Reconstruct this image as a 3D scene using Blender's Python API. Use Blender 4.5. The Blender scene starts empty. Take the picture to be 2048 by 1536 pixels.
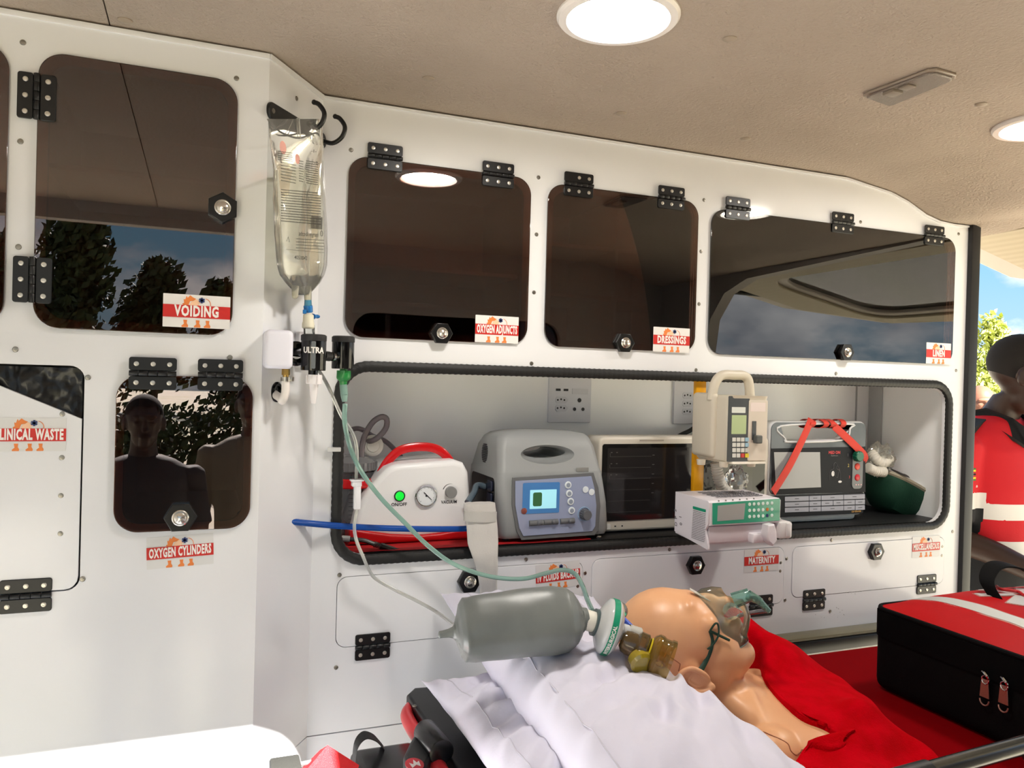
import bpy, bmesh, math, random
from mathutils import Vector as V, Matrix, noise
random.seed(7)
sc = bpy.context.scene
COL = sc.collection
PI = math.pi
# ---------------------------------------------------------------- camera
CAM = V((0, 0, 1.25))
_y, _p, _r, FPX = 0.377890993, -0.00610998658, 0.0274178898, 1565.31517
_F = V((math.sin(_y)*math.cos(_p), math.cos(_y)*math.cos(_p), math.sin(_p)))
_R0 = V((math.cos(_y), -math.sin(_y), 0)); _U0 = _R0.cross(_F)
_R = _R0*math.cos(_r) + _U0*math.sin(_r); _U = -_R0*math.sin(_r) + _U0*math.cos(_r)
cd = bpy.data.cameras.new('camera'); cam = bpy.data.objects.new('camera', cd); COL.objects.link(cam)
cd.sensor_width = 36; cd.lens = FPX/2048*36; cd.clip_start = 0.01; cd.clip_end = 500
M = Matrix((( _R.x, _U.x, -_F.x), (_R.y, _U.y, -_F.y), (_R.z, _U.z, -_F.z))).to_4x4(); M.translation = CAM
cam.matrix_world = M; sc.camera = cam
# ---------------------------------------------------------------- exposure, sky, sun
sc.view_settings.view_transform = 'Standard'; sc.view_settings.look = 'None'
sc.view_settings.gamma = 1; sc.view_settings.use_curve_mapping = False
sc.view_settings.exposure = EXPOSURE = 0.92
LOCX, LOCY, LOCZ = 3.3, 1.2, .2
SUN, SKY, LAMP = 27.0, .60, 64.0
w = bpy.data.worlds.new('sky'); sc.world = w; w.use_nodes = True
nt = w.node_tree; nt.nodes.clear()
def N(nt, t, **k):
    n = nt.nodes.new(t)
    for a, b in k.items(): setattr(n, a, b)
    return n
def sky():
    L = nt.links.new
    tc = N(nt, 'ShaderNodeTexCoord'); sep = N(nt, 'ShaderNodeSeparateXYZ'); L(tc.outputs['Generated'], sep.inputs[0])
    ramp = N(nt, 'ShaderNodeValToRGB'); L(sep.outputs['Z'], ramp.inputs[0])
    e = ramp.color_ramp.elements; e[0].position = 0.0; e[0].color = (.60, .82, .95, 1); e[1].position = .7; e[1].color = (.10, .30, .68, 1)
    x = ramp.color_ramp.elements.new(.16); x.color = (.30, .64, .92, 1)
    mp = N(nt, 'ShaderNodeMapping'); mp.inputs['Scale'].default_value = (1, 1, 2.1); mp.inputs['Location'].default_value = (LOCX, LOCY, LOCZ); L(tc.outputs['Generated'], mp.inputs[0])
    ns = N(nt, 'ShaderNodeTexNoise'); ns.inputs['Scale'].default_value = 3.4; ns.inputs['Detail'].default_value = 10; ns.inputs['Roughness'].default_value = .56
    L(mp.outputs[0], ns.inputs[0])
    cr = N(nt, 'ShaderNodeValToRGB'); L(ns.outputs[0], cr.inputs[0])
    c = cr.color_ramp.elements; c[0].position = .47; c[0].color = (0, 0, 0, 1); c[1].position = .57; c[1].color = (1, 1, 1, 1)
    n2 = N(nt, 'ShaderNodeTexNoise'); n2.inputs['Scale'].default_value = 7; n2.inputs['Detail'].default_value = 6; L(mp.outputs[0], n2.inputs[0])
    c2 = N(nt, 'ShaderNodeValToRGB'); L(n2.outputs[0], c2.inputs[0])
    q = c2.color_ramp.elements; q[0].position = .35; q[0].color = (.75, .80, .90, 1); q[1].position = .6; q[1].color = (1.7, 1.7, 1.7, 1)
    mx = N(nt, 'ShaderNodeMix', data_type='RGBA'); L(cr.outputs[0], mx.inputs[0]); L(ramp.outputs[0], mx.inputs[6]); L(c2.outputs[0], mx.inputs[7])
    bg = N(nt, 'ShaderNodeBackground'); bg.inputs[1].default_value = SKY; L(mx.outputs[2], bg.inputs[0])
    out = N(nt, 'ShaderNodeOutputWorld'); L(bg.outputs[0], out.inputs[0])
sky()
sd = bpy.data.lights.new('sun', 'SUN'); so = bpy.data.objects.new('sun', sd); COL.objects.link(so)
sd.energy = SUN; sd.angle = .009; sd.color = (1, .97, .92)
so.rotation_euler = V((-.06, 1, -.70)).to_track_quat('-Z', 'Y').to_euler()
sc.cycles.max_bounces = 12; sc.cycles.transparent_max_bounces = 24; sc.cycles.glossy_bounces = 5; sc.cycles.diffuse_bounces = 6
sc.cycles.caustics_reflective = False; sc.cycles.caustics_refractive = False
sc.cycles.use_denoising = True; sc.cycles.sample_clamp_indirect = 6
# ---------------------------------------------------------------- rays: pixel of the photograph -> point on a real plane
def ray(x, y):
    v = _F*FPX + _R*(x-1024) - _U*(y-768); return v/v.y
def W(x, y, Y=1.5): return CAM + ray(x, y)*Y
def WZ(x, y, z): r = ray(x, y); return CAM + r*((z-1.25)/r.z)
def WX(x, y, X): r = ray(x, y); return CAM + r*(X/r.x)
D = 1.5; YL = 1.345                      # main wall plane, left wall plane
ZC = 1.774; FLOOR = 0.0; GROUND = -.40
# ---------------------------------------------------------------- materials
def lin(c):
    if isinstance(c, str): c = tuple(int(c[i:i+2], 16) for i in (0, 2, 4))
    return tuple(((v/255)/12.92 if v/255 <= .04045 else ((v/255+.055)/1.055)**2.4) for v in c)
MATS = {}
def mat(name, col=(200, 200, 200), rough=.5, metal=0, bump=None, vary=None, coat=0, emit=None, sheen=0, trans=0, spec=.5, ior=1.45, bdist=.001):
    if name in MATS: return MATS[name]
    m = bpy.data.materials.new(name); m.use_nodes = True; t = m.node_tree; b = t.nodes['Principled BSDF']; L = t.links.new
    c = lin(col)+(1,)
    b.inputs['Base Color'].default_value = c; b.inputs['Roughness'].default_value = rough; b.inputs['Metallic'].default_value = metal
    b.inputs['Specular IOR Level'].default_value = spec; b.inputs['IOR'].default_value = ior
    b.inputs['Coat Weight'].default_value = coat; b.inputs['Coat Roughness'].default_value = .05
    b.inputs['Sheen Weight'].default_value = sheen; b.inputs['Transmission Weight'].default_value = trans
    if emit: b.inputs['Emission Color'].default_value = lin(emit[0])+(1,); b.inputs['Emission Strength'].default_value = emit[1]
    tc = N(t, 'ShaderNodeTexCoord')
    if vary:                                                     # (scale, other colour, low, high)
        n = N(t, 'ShaderNodeTexNoise'); n.inputs['Scale'].default_value = vary[0]; n.inputs['Detail'].default_value = 5; L(tc.outputs['Object'], n.inputs[0])
        r = N(t, 'ShaderNodeValToRGB'); L(n.outputs[0], r.inputs[0]); e = r.color_ramp.elements
        e[0].position = vary[2]; e[0].color = c; e[1].position = vary[3]; e[1].color = lin(vary[1])+(1,); L(r.outputs[0], b.inputs['Base Color'])
    if bump:                                                     # (kind, scale, strength)
        if bump[0] == 'voronoi': n = N(t, 'ShaderNodeTexVoronoi'); n.inputs['Scale'].default_value = bump[1]; o = n.outputs[0]
        elif bump[0] == 'wave': n = N(t, 'ShaderNodeTexWave'); n.inputs['Scale'].default_value = bump[1]; n.bands_direction = bump[3]; o = n.outputs[0]
        else: n = N(t, 'ShaderNodeTexNoise'); n.inputs['Scale'].default_value = bump[1]; n.inputs['Detail'].default_value = 4; o = n.outputs[0]
        L(tc.outputs['Object'], n.inputs[0]); u = N(t, 'ShaderNodeBump'); u.inputs['Strength'].default_value = bump[2]; u.inputs['Distance'].default_value = bdist
        L(o, u.inputs['Height']); L(u.outputs[0], b.inputs['Normal'])
    MATS[name] = m; return m
def film(name, tint, rough=.02, refl=1.0, body=None, ior=1.5):
    """thin clear sheet: tinted transparency with a Fresnel reflection, optionally with some milky body"""
    m = bpy.data.materials.new(name); m.use_nodes = True; t = m.node_tree; t.nodes.clear(); L = t.links.new
    tr = N(t, 'ShaderNodeBsdfTransparent'); tr.inputs[0].default_value = lin(tint)+(1,)
    last = tr.outputs[0]
    if body:
        df = N(t, 'ShaderNodeBsdfDiffuse'); df.inputs[0].default_value = lin(body[0])+(1,)
        a = N(t, 'ShaderNodeMixShader'); a.inputs[0].default_value = body[1]; L(last, a.inputs[1]); L(df.outputs[0], a.inputs[2]); last = a.outputs[0]
    gl = N(t, 'ShaderNodeBsdfGlossy'); gl.inputs[0].default_value = (refl, refl, refl, 1); gl.inputs[1].default_value = rough
    fr = N(t, 'ShaderNodeFresnel'); fr.inputs[0].default_value = ior
    mx = N(t, 'ShaderNodeMixShader'); L(fr.outputs[0], mx.inputs[0]); L(last, mx.inputs[1]); L(gl.outputs[0], mx.inputs[2])
    o = N(t, 'ShaderNodeOutputMaterial'); L(mx.outputs[0], o.inputs[0]); MATS[name] = m; return m
WHITE = mat('white_laminate', (228, 229, 232), .13, vary=(2.2, (223, 224, 228), .4, .6))
NICHE = mat('brightened_niche_laminate', (248, 250, 252), .16)  # same laminate as the walls, paled to offset the dim light in the recess
CEIL = mat('tan_textured_headliner', (172, 158, 144), .72, bump=('noise', 170, .8), bdist=.004, vary=(5, (166, 152, 138), .4, .65))
BLK = mat('black_plastic', (17, 17, 18), .38)
BLKGLOSS = mat('gloss_black_plastic', (10, 10, 11), .12)
RUBBER = mat('black_rubber', (20, 20, 20), .55, bump=('noise', 300, .5))
STEEL = mat('brushed_steel', (176, 172, 164), .28, 1)
CHROME = mat('chrome', (210, 210, 210), .12, 1)
BRASS = mat('brass', (196, 160, 90), .3, 1)
TINT = film('bronze_tinted_acrylic', (186, 150, 132), .0, ior=1.9)
CLEAR = film('clear_plastic', (238, 240, 236), .04)
LABELW = mat('label_paper', (226, 224, 222), .4)
RED = mat('label_red', (196, 38, 32), .4)
ORANGE = mat('emblem_orange', (226, 128, 62), .5)
NAVY = mat('emblem_blue', (40, 58, 110), .5)
LETTER = mat('white_print', (236, 232, 228), .5)
INK = mat('dark_print', (38, 38, 42), .5)
# ---------------------------------------------------------------- geometry helpers
ORG = {}
def org(p): return ORG.get(p.name, V((0, 0, 0))) if p else V((0, 0, 0))
def setp(o, label=None, cat=None, group=None, kind=None):
    if label: o['label'] = label
    if cat: o['category'] = cat
    if group: o['group'] = group
    if kind: o['kind'] = kind
    return o
def thing(name, label, cat, loc, group=None):
    o = bpy.data.objects.new(name, None); COL.objects.link(o); o.location = loc; o.empty_display_size = .02
    ORG[o.name] = V(loc); return setp(o, label, cat, group)
def mk(name, me, m, parent=None, label=None, cat=None, group=None, kind=None, smooth=35):
    o = bpy.data.objects.new(name, me); COL.objects.link(o)
    if parent:
        g = org(parent); me.transform(Matrix.Translation(-g)); o.parent = parent; ORG[o.name] = g
    me.materials.clear()
    for x in (m if isinstance(m, (list, tuple)) else [m]): me.materials.append(x)
    if smooth:
        me.polygons.foreach_set('use_smooth', [True]*len(me.polygons)); me.set_sharp_from_angle(angle=math.radians(smooth))
    return setp(o, label, cat, group, kind)
def rr(x0, z0, x1, z1, r=.01, n=6):
    x0, x1 = sorted((x0, x1)); z0, z1 = sorted((z0, z1)); r = min(r, (x1-x0)/2*.999, (z1-z0)/2*.999); out = []
    for cx, cz, a in ((x1-r, z1-r, 0), (x0+r, z1-r, 90), (x0+r, z0+r, 180), (x1-r, z0+r, 270)):
        for i in range(n+1):
            t = math.radians(a+90*i/n); out.append((cx+r*math.cos(t), cz+r*math.sin(t)))
    return out
def circ(cx, cz, r, n=24, rz=None): return [(cx+r*math.cos(2*PI*i/n), cz+(rz or r)*math.sin(2*PI*i/n)) for i in range(n)]
def catmull(p, sub=8, closed=False):
    p = [V(q) for q in p]; n = len(p); out = []
    if n < 3: return p
    for i in range(n if closed else n-1):
        g = (lambda k: p[k % n]) if closed else (lambda k: p[max(0, min(n-1, k))])
        a, b, c, d = g(i-1), g(i), g(i+1), g(i+2)
        for j in range(sub):
            t = j/sub; out.append(.5*((2*b)+(c-a)*t+(2*a-5*b+4*c-d)*t*t+(3*b-a-3*c+d)*t**3))
    if not closed: out.append(p[-1])
    return out
def MW(Y): return Matrix(((1, 0, 0, 0), (0, 0, -1, Y), (0, 1, 0, 0), (0, 0, 0, 1)))       # sheet facing -Y at depth Y
def ML(X): return Matrix(((0, 0, -1, X), (-1, 0, 0, 0), (0, 1, 0, 0), (0, 0, 0, 1)))       # sheet facing -X
def MT(Z): return Matrix(((1, 0, 0, 0), (0, 1, 0, 0), (0, 0, 1, Z), (0, 0, 0, 1)))          # sheet facing +Z
def MB(Z): return Matrix(((1, 0, 0, 0), (0, -1, 0, 0), (0, 0, -1, Z), (0, 0, 0, 1)))        # sheet facing -Z
class G:
    def __init__(s): s.bm = bmesh.new()
    def add(s, t, M=None):
        if M is not None: bmesh.ops.transform(t, matrix=M, verts=t.verts)
        me = bpy.data.meshes.new('t'); t.to_mesh(me); t.free(); s.bm.from_mesh(me); bpy.data.meshes.remove(me); return s
    def mesh(s, me, M=None):
        if M is not None: me.transform(M)
        s.bm.from_mesh(me); return s
    def box(s, a, b, bev=0, seg=2, M=None):
        t = bmesh.new(); bmesh.ops.create_cube(t, size=1)
        a, b = V(a), V(b); d = b-a
        bmesh.ops.transform(t, matrix=Matrix.Translation((a+b)/2) @ Matrix.Diagonal((abs(d.x), abs(d.y), abs(d.z), 1)), verts=t.verts)
        if bev: bmesh.ops.bevel(t, geom=t.edges[:], offset=min(bev, .49*min(abs(d.x), abs(d.y), abs(d.z))), segments=seg, profile=.5, affect='EDGES')
        return s.add(t, M)
    def cyl(s, a, b, r0, r1=None, n=20, bev=0, M=None):
        a, b = V(a), V(b); d = b-a; t = bmesh.new(); r1 = r0 if r1 is None else r1
        bmesh.ops.create_cone(t, cap_ends=True, segments=n, radius1=r0, radius2=r1, depth=d.length)
        if bev: bmesh.ops.bevel(t, geom=[e for e in t.edges if any(len(f.verts) > 4 for f in e.link_faces)], offset=bev, segments=2, profile=.5, affect='EDGES')
        bmesh.ops.transform(t, matrix=Matrix.Translation((a+b)/2) @ V((0, 0, 1)).rotation_difference(d).to_matrix().to_4x4(), verts=t.verts)
        return s.add(t, M)
    def sph(s, c, r, M=None, u=20, v=12):
        t = bmesh.new(); bmesh.ops.create_uvsphere(t, u_segments=u, v_segments=v, radius=1)
        r = (r, r, r) if isinstance(r, (int, float)) else r
        bmesh.ops.transform(t, matrix=(Matrix.Translation(V(c)) @ (M or Matrix.Identity(4)) @ Matrix.Diagonal((*r, 1))), verts=t.verts)
        return s.add(t)
    def rings(s, rs, cap=True, closed=False):
        t = bmesh.new(); vs = [[t.verts.new(p) for p in r] for r in rs]; n = len(rs[0]); m = len(vs)
        for i in range(m if closed else m-1):
            a, b = vs[i], vs[(i+1) % m]
            for j in range(n):
                try: t.faces.new((a[j], a[(j+1) % n], b[(j+1) % n], b[j]))
                except ValueError: pass
        if cap and not closed: t.faces.new(vs[0][::-1]); t.faces.new(vs[-1])
        bmesh.ops.recalc_face_normals(t, faces=t.faces); return s.add(t)
    def tube(s, pts, r, n=10, sub=8, closed=False, flat=1.0, up=None):
        p = catmull(pts, sub, closed) if sub else [V(q) for q in pts]; m = len(p); rs = []
        rad = r if callable(r) else (lambda t: r)
        prev = None
        for i in range(m):
            T = (p[(i+1) % m]-p[i-1]) if closed else (p[min(i+1, m-1)]-p[max(i-1, 0)])
            T.normalize()
            if prev is None: prev = (V(up) if up else (V((0, 0, 1)) if abs(T.z) < .9 else V((1, 0, 0))))
            A = (prev - T*prev.dot(T)).normalized(); B_ = T.cross(A); prev = V(up) if up else A; R_ = rad(i/(m-1))
            rs.append([p[i]+A*math.cos(2*PI*j/n)*R_*flat+B_*math.sin(2*PI*j/n)*R_ for j in range(n)])
        return s.rings(rs, closed=closed)
    def lathe(s, prof, o, ax, n=28):
        ax = V(ax).normalized(); q = V((0, 0, 1)).rotation_difference(ax); o = V(o)
        return s.rings([[o+q @ V((max(r, 1e-5)*math.cos(2*PI*j/n), max(r, 1e-5)*math.sin(2*PI*j/n), h)) for j in range(n)] for r, h in prof], cap=False)
    def plate(s, outs, M, t=.001, bev=0, z0=0, res=2):
        """flat outlines (first outer, the rest holes) extruded z0..z0+t along the sheet's normal"""
        cu = bpy.data.curves.new('c', 'CURVE'); cu.dimensions = '2D'; cu.fill_mode = 'BOTH'
        for o in outs:
            sp = cu.splines.new('POLY'); sp.points.add(len(o)-1); sp.use_cyclic_u = True
            for i, q in enumerate(o): sp.points[i].co = (q[0], q[1], 0, 1)
        cu.extrude = max(t/2-bev, 0); cu.bevel_depth = bev; cu.bevel_resolution = res
        if bev: cu.offset = -bev
        ob = bpy.data.objects.new('c', cu); me = bpy.data.meshes.new_from_object(ob)
        me.transform(M @ Matrix.Translation((0, 0, z0+t/2))); s.bm.from_mesh(me)
        bpy.data.objects.remove(ob); bpy.data.curves.remove(cu); bpy.data.meshes.remove(me); return s
    def text(s, body, size, M, x=0, y=0, sx=1, bold=0, t=.0003, align='CENTER', rot=0, z0=0, space=1.0):
        cu = bpy.data.curves.new('f', 'FONT'); cu.body = body; cu.size = size; cu.align_x = align; cu.align_y = 'CENTER'; cu.extrude = t/2; cu.offset = bold; cu.space_character = space; cu.resolution_u = 2
        ob = bpy.data.objects.new('f', cu); me = bpy.data.meshes.new_from_object(ob)
        me.transform(M @ Matrix.Translation((x, y, z0+t/2)) @ Matrix.Rotation(rot, 4, 'Z') @ Matrix.Diagonal((sx, 1, 1, 1))); s.bm.from_mesh(me)
        bpy.data.objects.remove(ob); bpy.data.curves.remove(cu); bpy.data.meshes.remove(me); return s
    def grid(s, f, nu, nv, thick=0):
        t = bmesh.new(); vs = [[t.verts.new(f(i/nu, j/nv)) for j in range(nv+1)] for i in range(nu+1)]
        for i in range(nu):
            for j in range(nv): t.faces.new((vs[i][j], vs[i+1][j], vs[i+1][j+1], vs[i][j+1]))
        bmesh.ops.recalc_face_normals(t, faces=t.faces)
        if thick: bmesh.ops.solidify(t, geom=t.faces[:], thickness=thick)
        return s.add(t)
    def out(s):
        me = bpy.data.meshes.new('m'); s.bm.to_mesh(me); s.bm.free(); return me
    def make(s, name, m, parent=None, **k): return mk(name, s.out(), m, parent, **k)
def evalmods(me, mods):
    """run modifiers on a mesh and return the result"""
    o = bpy.data.objects.new('e', me); COL.objects.link(o)
    for t, kw in mods:
        md = o.modifiers.new('x', t)
        for a, b in kw.items(): setattr(md, a, b)
    bpy.context.view_layer.update(); dg = bpy.context.evaluated_depsgraph_get()
    r = bpy.data.meshes.new_from_object(o.evaluated_get(dg)); bpy.data.objects.remove(o); return r
def fuse(me, vox, smooth=6, extra=()):
    return evalmods(me, [('REMESH', dict(mode='VOXEL', voxel_size=vox)), ('SMOOTH', dict(factor=.5, iterations=smooth))]+list(extra))
def cut(me, tool):
    t = bpy.data.objects.new('k', tool); COL.objects.link(t)
    r = evalmods(me, [('BOOLEAN', dict(operation='DIFFERENCE', object=t, solver='EXACT'))]); bpy.data.objects.remove(t); return r
def qrect(a, b, Y, r=.003):                                        # photo rectangle (two corners) on plane Y
    p, q = W(a[0], a[1], Y), W(b[0], b[1], Y); return rr(p.x, p.z, q.x, q.z, r)
def qpoly(pts, Y): return [(W(x, y, Y).x, W(x, y, Y).z) for x, y in pts]
# ================================================================ THE SETTING: walls, ceiling, floor
def wrect(l, t, r, b, Y):                                           # four edge points in the photo -> x0,z0,x1,z1 on the plane
    return (W(*l, Y).x, W(*b, Y).z, W(*r, Y).x, W(*t, Y).z)
DOORS = {
 'voiding': wrect((73, 350), (280, 134), (470, 420), (270, 664), YL),
 'cyl':     wrect((230, 900), (365, 752), (503, 900), (370, 1060), YL),
 'adj':     wrect((692, 520), (860, 332), (1057, 520), (860, 681), D),
 'dress':   wrect((1091, 520), (1240, 385), (1391, 560), (1240, 699), D),
 'linen':   wrect((1417, 580), (1660, 447), (1905, 600), (1660, 719), D),
 'fluids':  wrect((672, 1230), (900, 1139), (1165, 1170), (800, 1284), D),
 'mat':     wrect((1182, 1180), (1370, 1106), (1567, 1150), (1370, 1226), D),
 'misc':    wrect((1583, 1150), (1740, 1083), (1888, 1120), (1740, 1181), D),
}
vz = DOORS['voiding']
DOORS['front'] = (vz[0]-.042-.36, vz[1], W(14, 400, YL).x, vz[3])
waste = (-.62, W(80, 1184, YL).z, W(162, 1000, YL).x, W(80, 731, YL).z)
NX0, NX1 = W(684, 930).x, W(1890, 900).x; NZ0, NZ1 = W(900, 1101).z, W(1100, 752).z
SEAM = .567
def inset(r, d): return (r[0]+d, r[1]+d, r[2]-d, r[3]-d)
# far wall: one laminate sheet with the openings cut out
xe = 1.905
top = [(.2, ZC-.003), (1.47, ZC-.003)]
for px, py in ((1740, 372), (1780, 385), (1815, 404), (1850, 430), (1878, 443), (1905, 449), (1938, 453)):
    p = W(px, py); top.append((p.x, p.z+.002))
xe = top[-1][0]
outer = [(.2, SEAM+.0012), (xe, SEAM+.0012)]+top[::-1]
holes = [rr(*inset(DOORS[k], .014), .028) for k in ('adj', 'dress', 'linen')]
holes += [rr(*DOORS[k], .02) for k in ('fluids', 'mat', 'misc')] + [rr(NX0, NZ0, NX1, NZ1, .05)]
wall_far = G().plate([outer]+holes, MW(D), .012, z0=-.012).make('wall_far', WHITE, kind='structure', label='long white laminate wall with cupboard openings')
G().plate([[(.2, .0), (xe, .0), (xe, SEAM-.0012), (.2, SEAM-.0012)]], MW(D), .012, z0=-.012).make('lower_panel', WHITE, wall_far)
outer = [(-1.2, .0), (.092, .0), (.092, ZC-.004), (-1.2, ZC-.004)]
holes = [rr(*inset(DOORS[k], .014), .03) for k in ('voiding', 'front')] + [rr(*inset(DOORS['cyl'], .012), .025), rr(*inset(waste, -.001), .02)]
wall_left = G().plate([outer]+holes, MW(YL), .012, z0=-.012).make('wall_left', WHITE, kind='structure', label='white laminate wall section left of the angled corner')
# angled panel between them
PT = V((.108, .155, 0)).normalized(); PN = V((PT.y, -PT.x, 0)); PO = V((.092, YL, 0)); PLEN = V((.108, .155)).length
MP = Matrix(((PT.x, 0, PN.x, PO.x), (PT.y, 0, PN.y, PO.y), (0, 1, 0, 0), (0, 0, 0, 1)))   # local x along the panel, y up, z out of it
def PL(px, py, off=0):                                              # photo pixel -> local (s, z) on the angled panel, off metres proud
    r = ray(px, py); o = PO+PN*off; t = (o.dot(PN)-CAM.dot(PN)*1.0 + 0)/r.dot(PN) if False else (o-V((CAM.x, CAM.y, 0))).dot(PN)/r.dot(PN)
    p = CAM+r*t; return ((p-PO).dot(PT), p.z)
def PW(s, z, off=0): return PO+PT*s+PN*off+V((0, 0, z))
wall_corner = G().plate([[(0, SEAM+.001), (PLEN, SEAM+.001), (PLEN, ZC-.004), (0, ZC-.004)]], MP, .012, z0=-.012).make('wall_corner', WHITE, kind='structure', label='narrow angled white wall panel behind the fluid bag')
G().plate([[(0, 0), (PLEN, 0), (PLEN, SEAM-.001), (0, SEAM-.001)]], MP, .012, z0=-.012).make('lower_panel', WHITE, wall_corner)
# thin edge strips at the top of the walls
G().box((-1.2, YL-.003, ZC-.012), (.092, YL+.004, ZC-.003), .001).make('trim_1', WHITE, kind='structure', label='thin white strip along the top of the left wall')
G().plate([[(0, ZC-.012), (PLEN, ZC-.012), (PLEN, ZC-.003), (0, ZC-.003)]], MP, .003).make('trim_2', WHITE, kind='structure', label='thin white strip along the top of the angled panel')
g = G()
for i in range(len(top)-1):
    a, b = top[i], top[i+1]; g.box((0, 0, 0), ((V(b)-V(a)).length, .004, .005), 0, M=Matrix.Translation((a[0], D-.004, a[1]-.006)) @ Matrix.Rotation(-math.atan2(b[1]-a[1], b[0]-a[0]), 4, 'Y'))
g.make('trim_3', WHITE, kind='structure', label='thin white strip along the curved top of the long wall')
# black edge moulding at the rear end of the wall, down to the floor
G().box((xe-.002, D-.014, .0), (xe+.030, D+.03, W(1940, 452).z+.004), .004).make('trim_4', mat('dark_edge_rubber', (27, 27, 29), .45), kind='structure', label='black rubber moulding on the rear end of the long wall')
# ceiling: curves down to the rear header
def cz(x):
    if x < 1.47: return ZC
    for i in range(1, len(top)-1):
        if x <= top[i+1][0]:
            a, b = top[i], top[i+1]; return a[1]+(b[1]-a[1])*(x-a[0])/(b[0]-a[0])+.002
    return top[-1][1]+.002-(x-top[-1][0])*.25
def dz(y): return -max(0, (.55-y))**2*0.0
ceil = G().grid(lambda u, v: V((-.1415+u*(1.975+.1415), -.14+v*2.02, cz(-.1415+u*(1.975+.1415)-.13*max(0, min(1, (1.46-(-.14+v*2.02))/.35))))), 90, 60, -.02).make('ceiling', CEIL, kind='structure', label='tan textured ceiling lining')
cp = G().grid(lambda u, v: V((-1.25+u*1.1065, -.14+v*2.02, ZC)), 4, 4, -.02)
cp.make('lining_panel', CEIL, ceil)
# outer body so no daylight leaks in
BODY = mat('white_vehicle_paint', (228, 228, 226), .25, coat=.5)
DARKIN = mat('dark_cavity', (60, 58, 56), .8)  # dark tone put in for the shade in the door gaps
G().box((-1.3, 1.86, -.3), (1.93, 1.9, 1.95), .01).box((-1.3, -.2, 1.86), (2.0, 1.9, 1.9), .01).box((-1.3, -.2, -.3), (-1.26, 1.9, 1.95), .01).make('wall_body', BODY, kind='structure', label='white outer body shell of the ambulance')
G().box((1.90, D+.012, -.3), (1.93, 1.9, 1.72), .003).make('wall_rear', BODY, kind='structure', label='rear end of the ambulance side wall')
G().box((-1.3, -.13, -.06), (1.98, 1.87, 0), .003).make('floor', mat('grey_vinyl_floor', (120, 122, 126), .5, vary=(60, (95, 97, 101), .45, .6)), kind='structure', label='grey vinyl floor of the ambulance')
# near wall: side door opening, solid lining beside it with a dark window
NEAR = mat('grey_lining', (150, 144, 138), .5)
nh = [(-1.26, -.3), (-1.26, 1.9), (2.0, 1.9), (2.0, -.3)]
open1 = rr(-.95, -.01, .285, 1.712, .06); win = rr(.55, 1.05, 1.45, 1.5, .08)
G().plate([nh, open1, win], MW(-.13), .05, z0=-.025).make('wall_near', NEAR, kind='structure', label='inner lining of the ambulance side with the door opening')
G().plate([win], MW(-.13), .005).make('window_1', film('privacy_glass', (60, 56, 54)), kind='structure', label='dark privacy window in the ambulance side')
# rear opening frame with rounded corners
def rear_frame():
    o = [(.18, -.06), (.18, 1.88), (-1.88, 1.88), (-1.88, 1.705), (-1.50, 1.695), (-.50, 1.665), (-.36, 1.62), (-.27, 1.52), (-.24, 1.35), (-.24, -.06)]
    return G().plate([o], Matrix(((0, 0, 1, 1.955), (-1, 0, 0, 0), (0, 1, 0, 0), (0, 0, 0, 1))), .05, z0=.0)
# local x = -Y ; frame from Y=-.2..1.9 ; opening Y .30..1.53
rear_frame().make('wall_rear_frame', NEAR, kind='structure', label='lining around the rear door opening')
# niche (equipment recess)
NB = 1.785
n0, n1 = NX0-.035, NX1+.03; z0, z1 = NZ0-.004, NZ1+.03
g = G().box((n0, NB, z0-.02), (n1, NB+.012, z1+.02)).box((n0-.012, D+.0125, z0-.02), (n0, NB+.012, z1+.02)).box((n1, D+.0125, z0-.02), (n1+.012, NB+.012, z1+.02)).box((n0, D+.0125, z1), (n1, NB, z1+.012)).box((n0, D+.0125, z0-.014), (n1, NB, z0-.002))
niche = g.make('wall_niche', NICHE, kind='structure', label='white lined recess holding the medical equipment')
# light angle strip in the niche's right rear corner
G().box((n1-.055, NB-.002, z0), (n1-.05, NB+.0, z1)).box((n1-.006, NB-.05, z0), (n1, NB-.002, z1), .001).make('corner_strip', mat('grey_laminate', (176, 178, 180), .3), niche)
G().box((NX0+.02, D-.006, z0-.002), (NX1-.02, D+.02, z0+.004), .001).box((n0, D+.0126, z0-.002), (n1, NB, z0+.004), .001).make('shelf_mat', mat('black_shelf_mat', (22, 22, 24), .5, bump=('noise', 200, .3)), niche, label='black mat on the recess shelf')
NFLOOR = z0+.004
# black edge trim round the niche: ribbed rubber bead
g = G(); pts = rr(NX0-.008, NZ0-.008, NX1+.008, NZ1+.008, .055, 10); P = []
for i in range(len(pts)):
    a, b = V(pts[i]), V(pts[(i+1) % len(pts)]); n_ = max(1, int((b-a).length/.004))
    for k in range(n_): P.append(a+(b-a)*k/n_)
rs = []; m = len(P)
for i in range(m):
    T = (P[(i+1) % m]-P[i-1]).normalized(); nr = V((T.y, -T.x)); R_ = .0105*(1+.05*math.sin(i*2.1))
    rs.append([V((P[i].x+nr.x*math.cos(a)*R_, D-.002-math.sin(a)*R_*.8, P[i].y+nr.y*math.cos(a)*R_)) for a in [2*PI*j/10 for j in range(10)]])
g.rings(rs, closed=True).make('edge_trim', RUBBER, wall_far, label='black rubber edging round the recess')
q = W(667, 898, D); G().box((q.x-.012, D-.0125, q.z-.004), (q.x+.012, D-.004, q.z+.004), .001).make('white_tape', mat('white_tape', (222, 222, 222), .5), wall_far, label='short white tape across the rubber edging')
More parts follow.
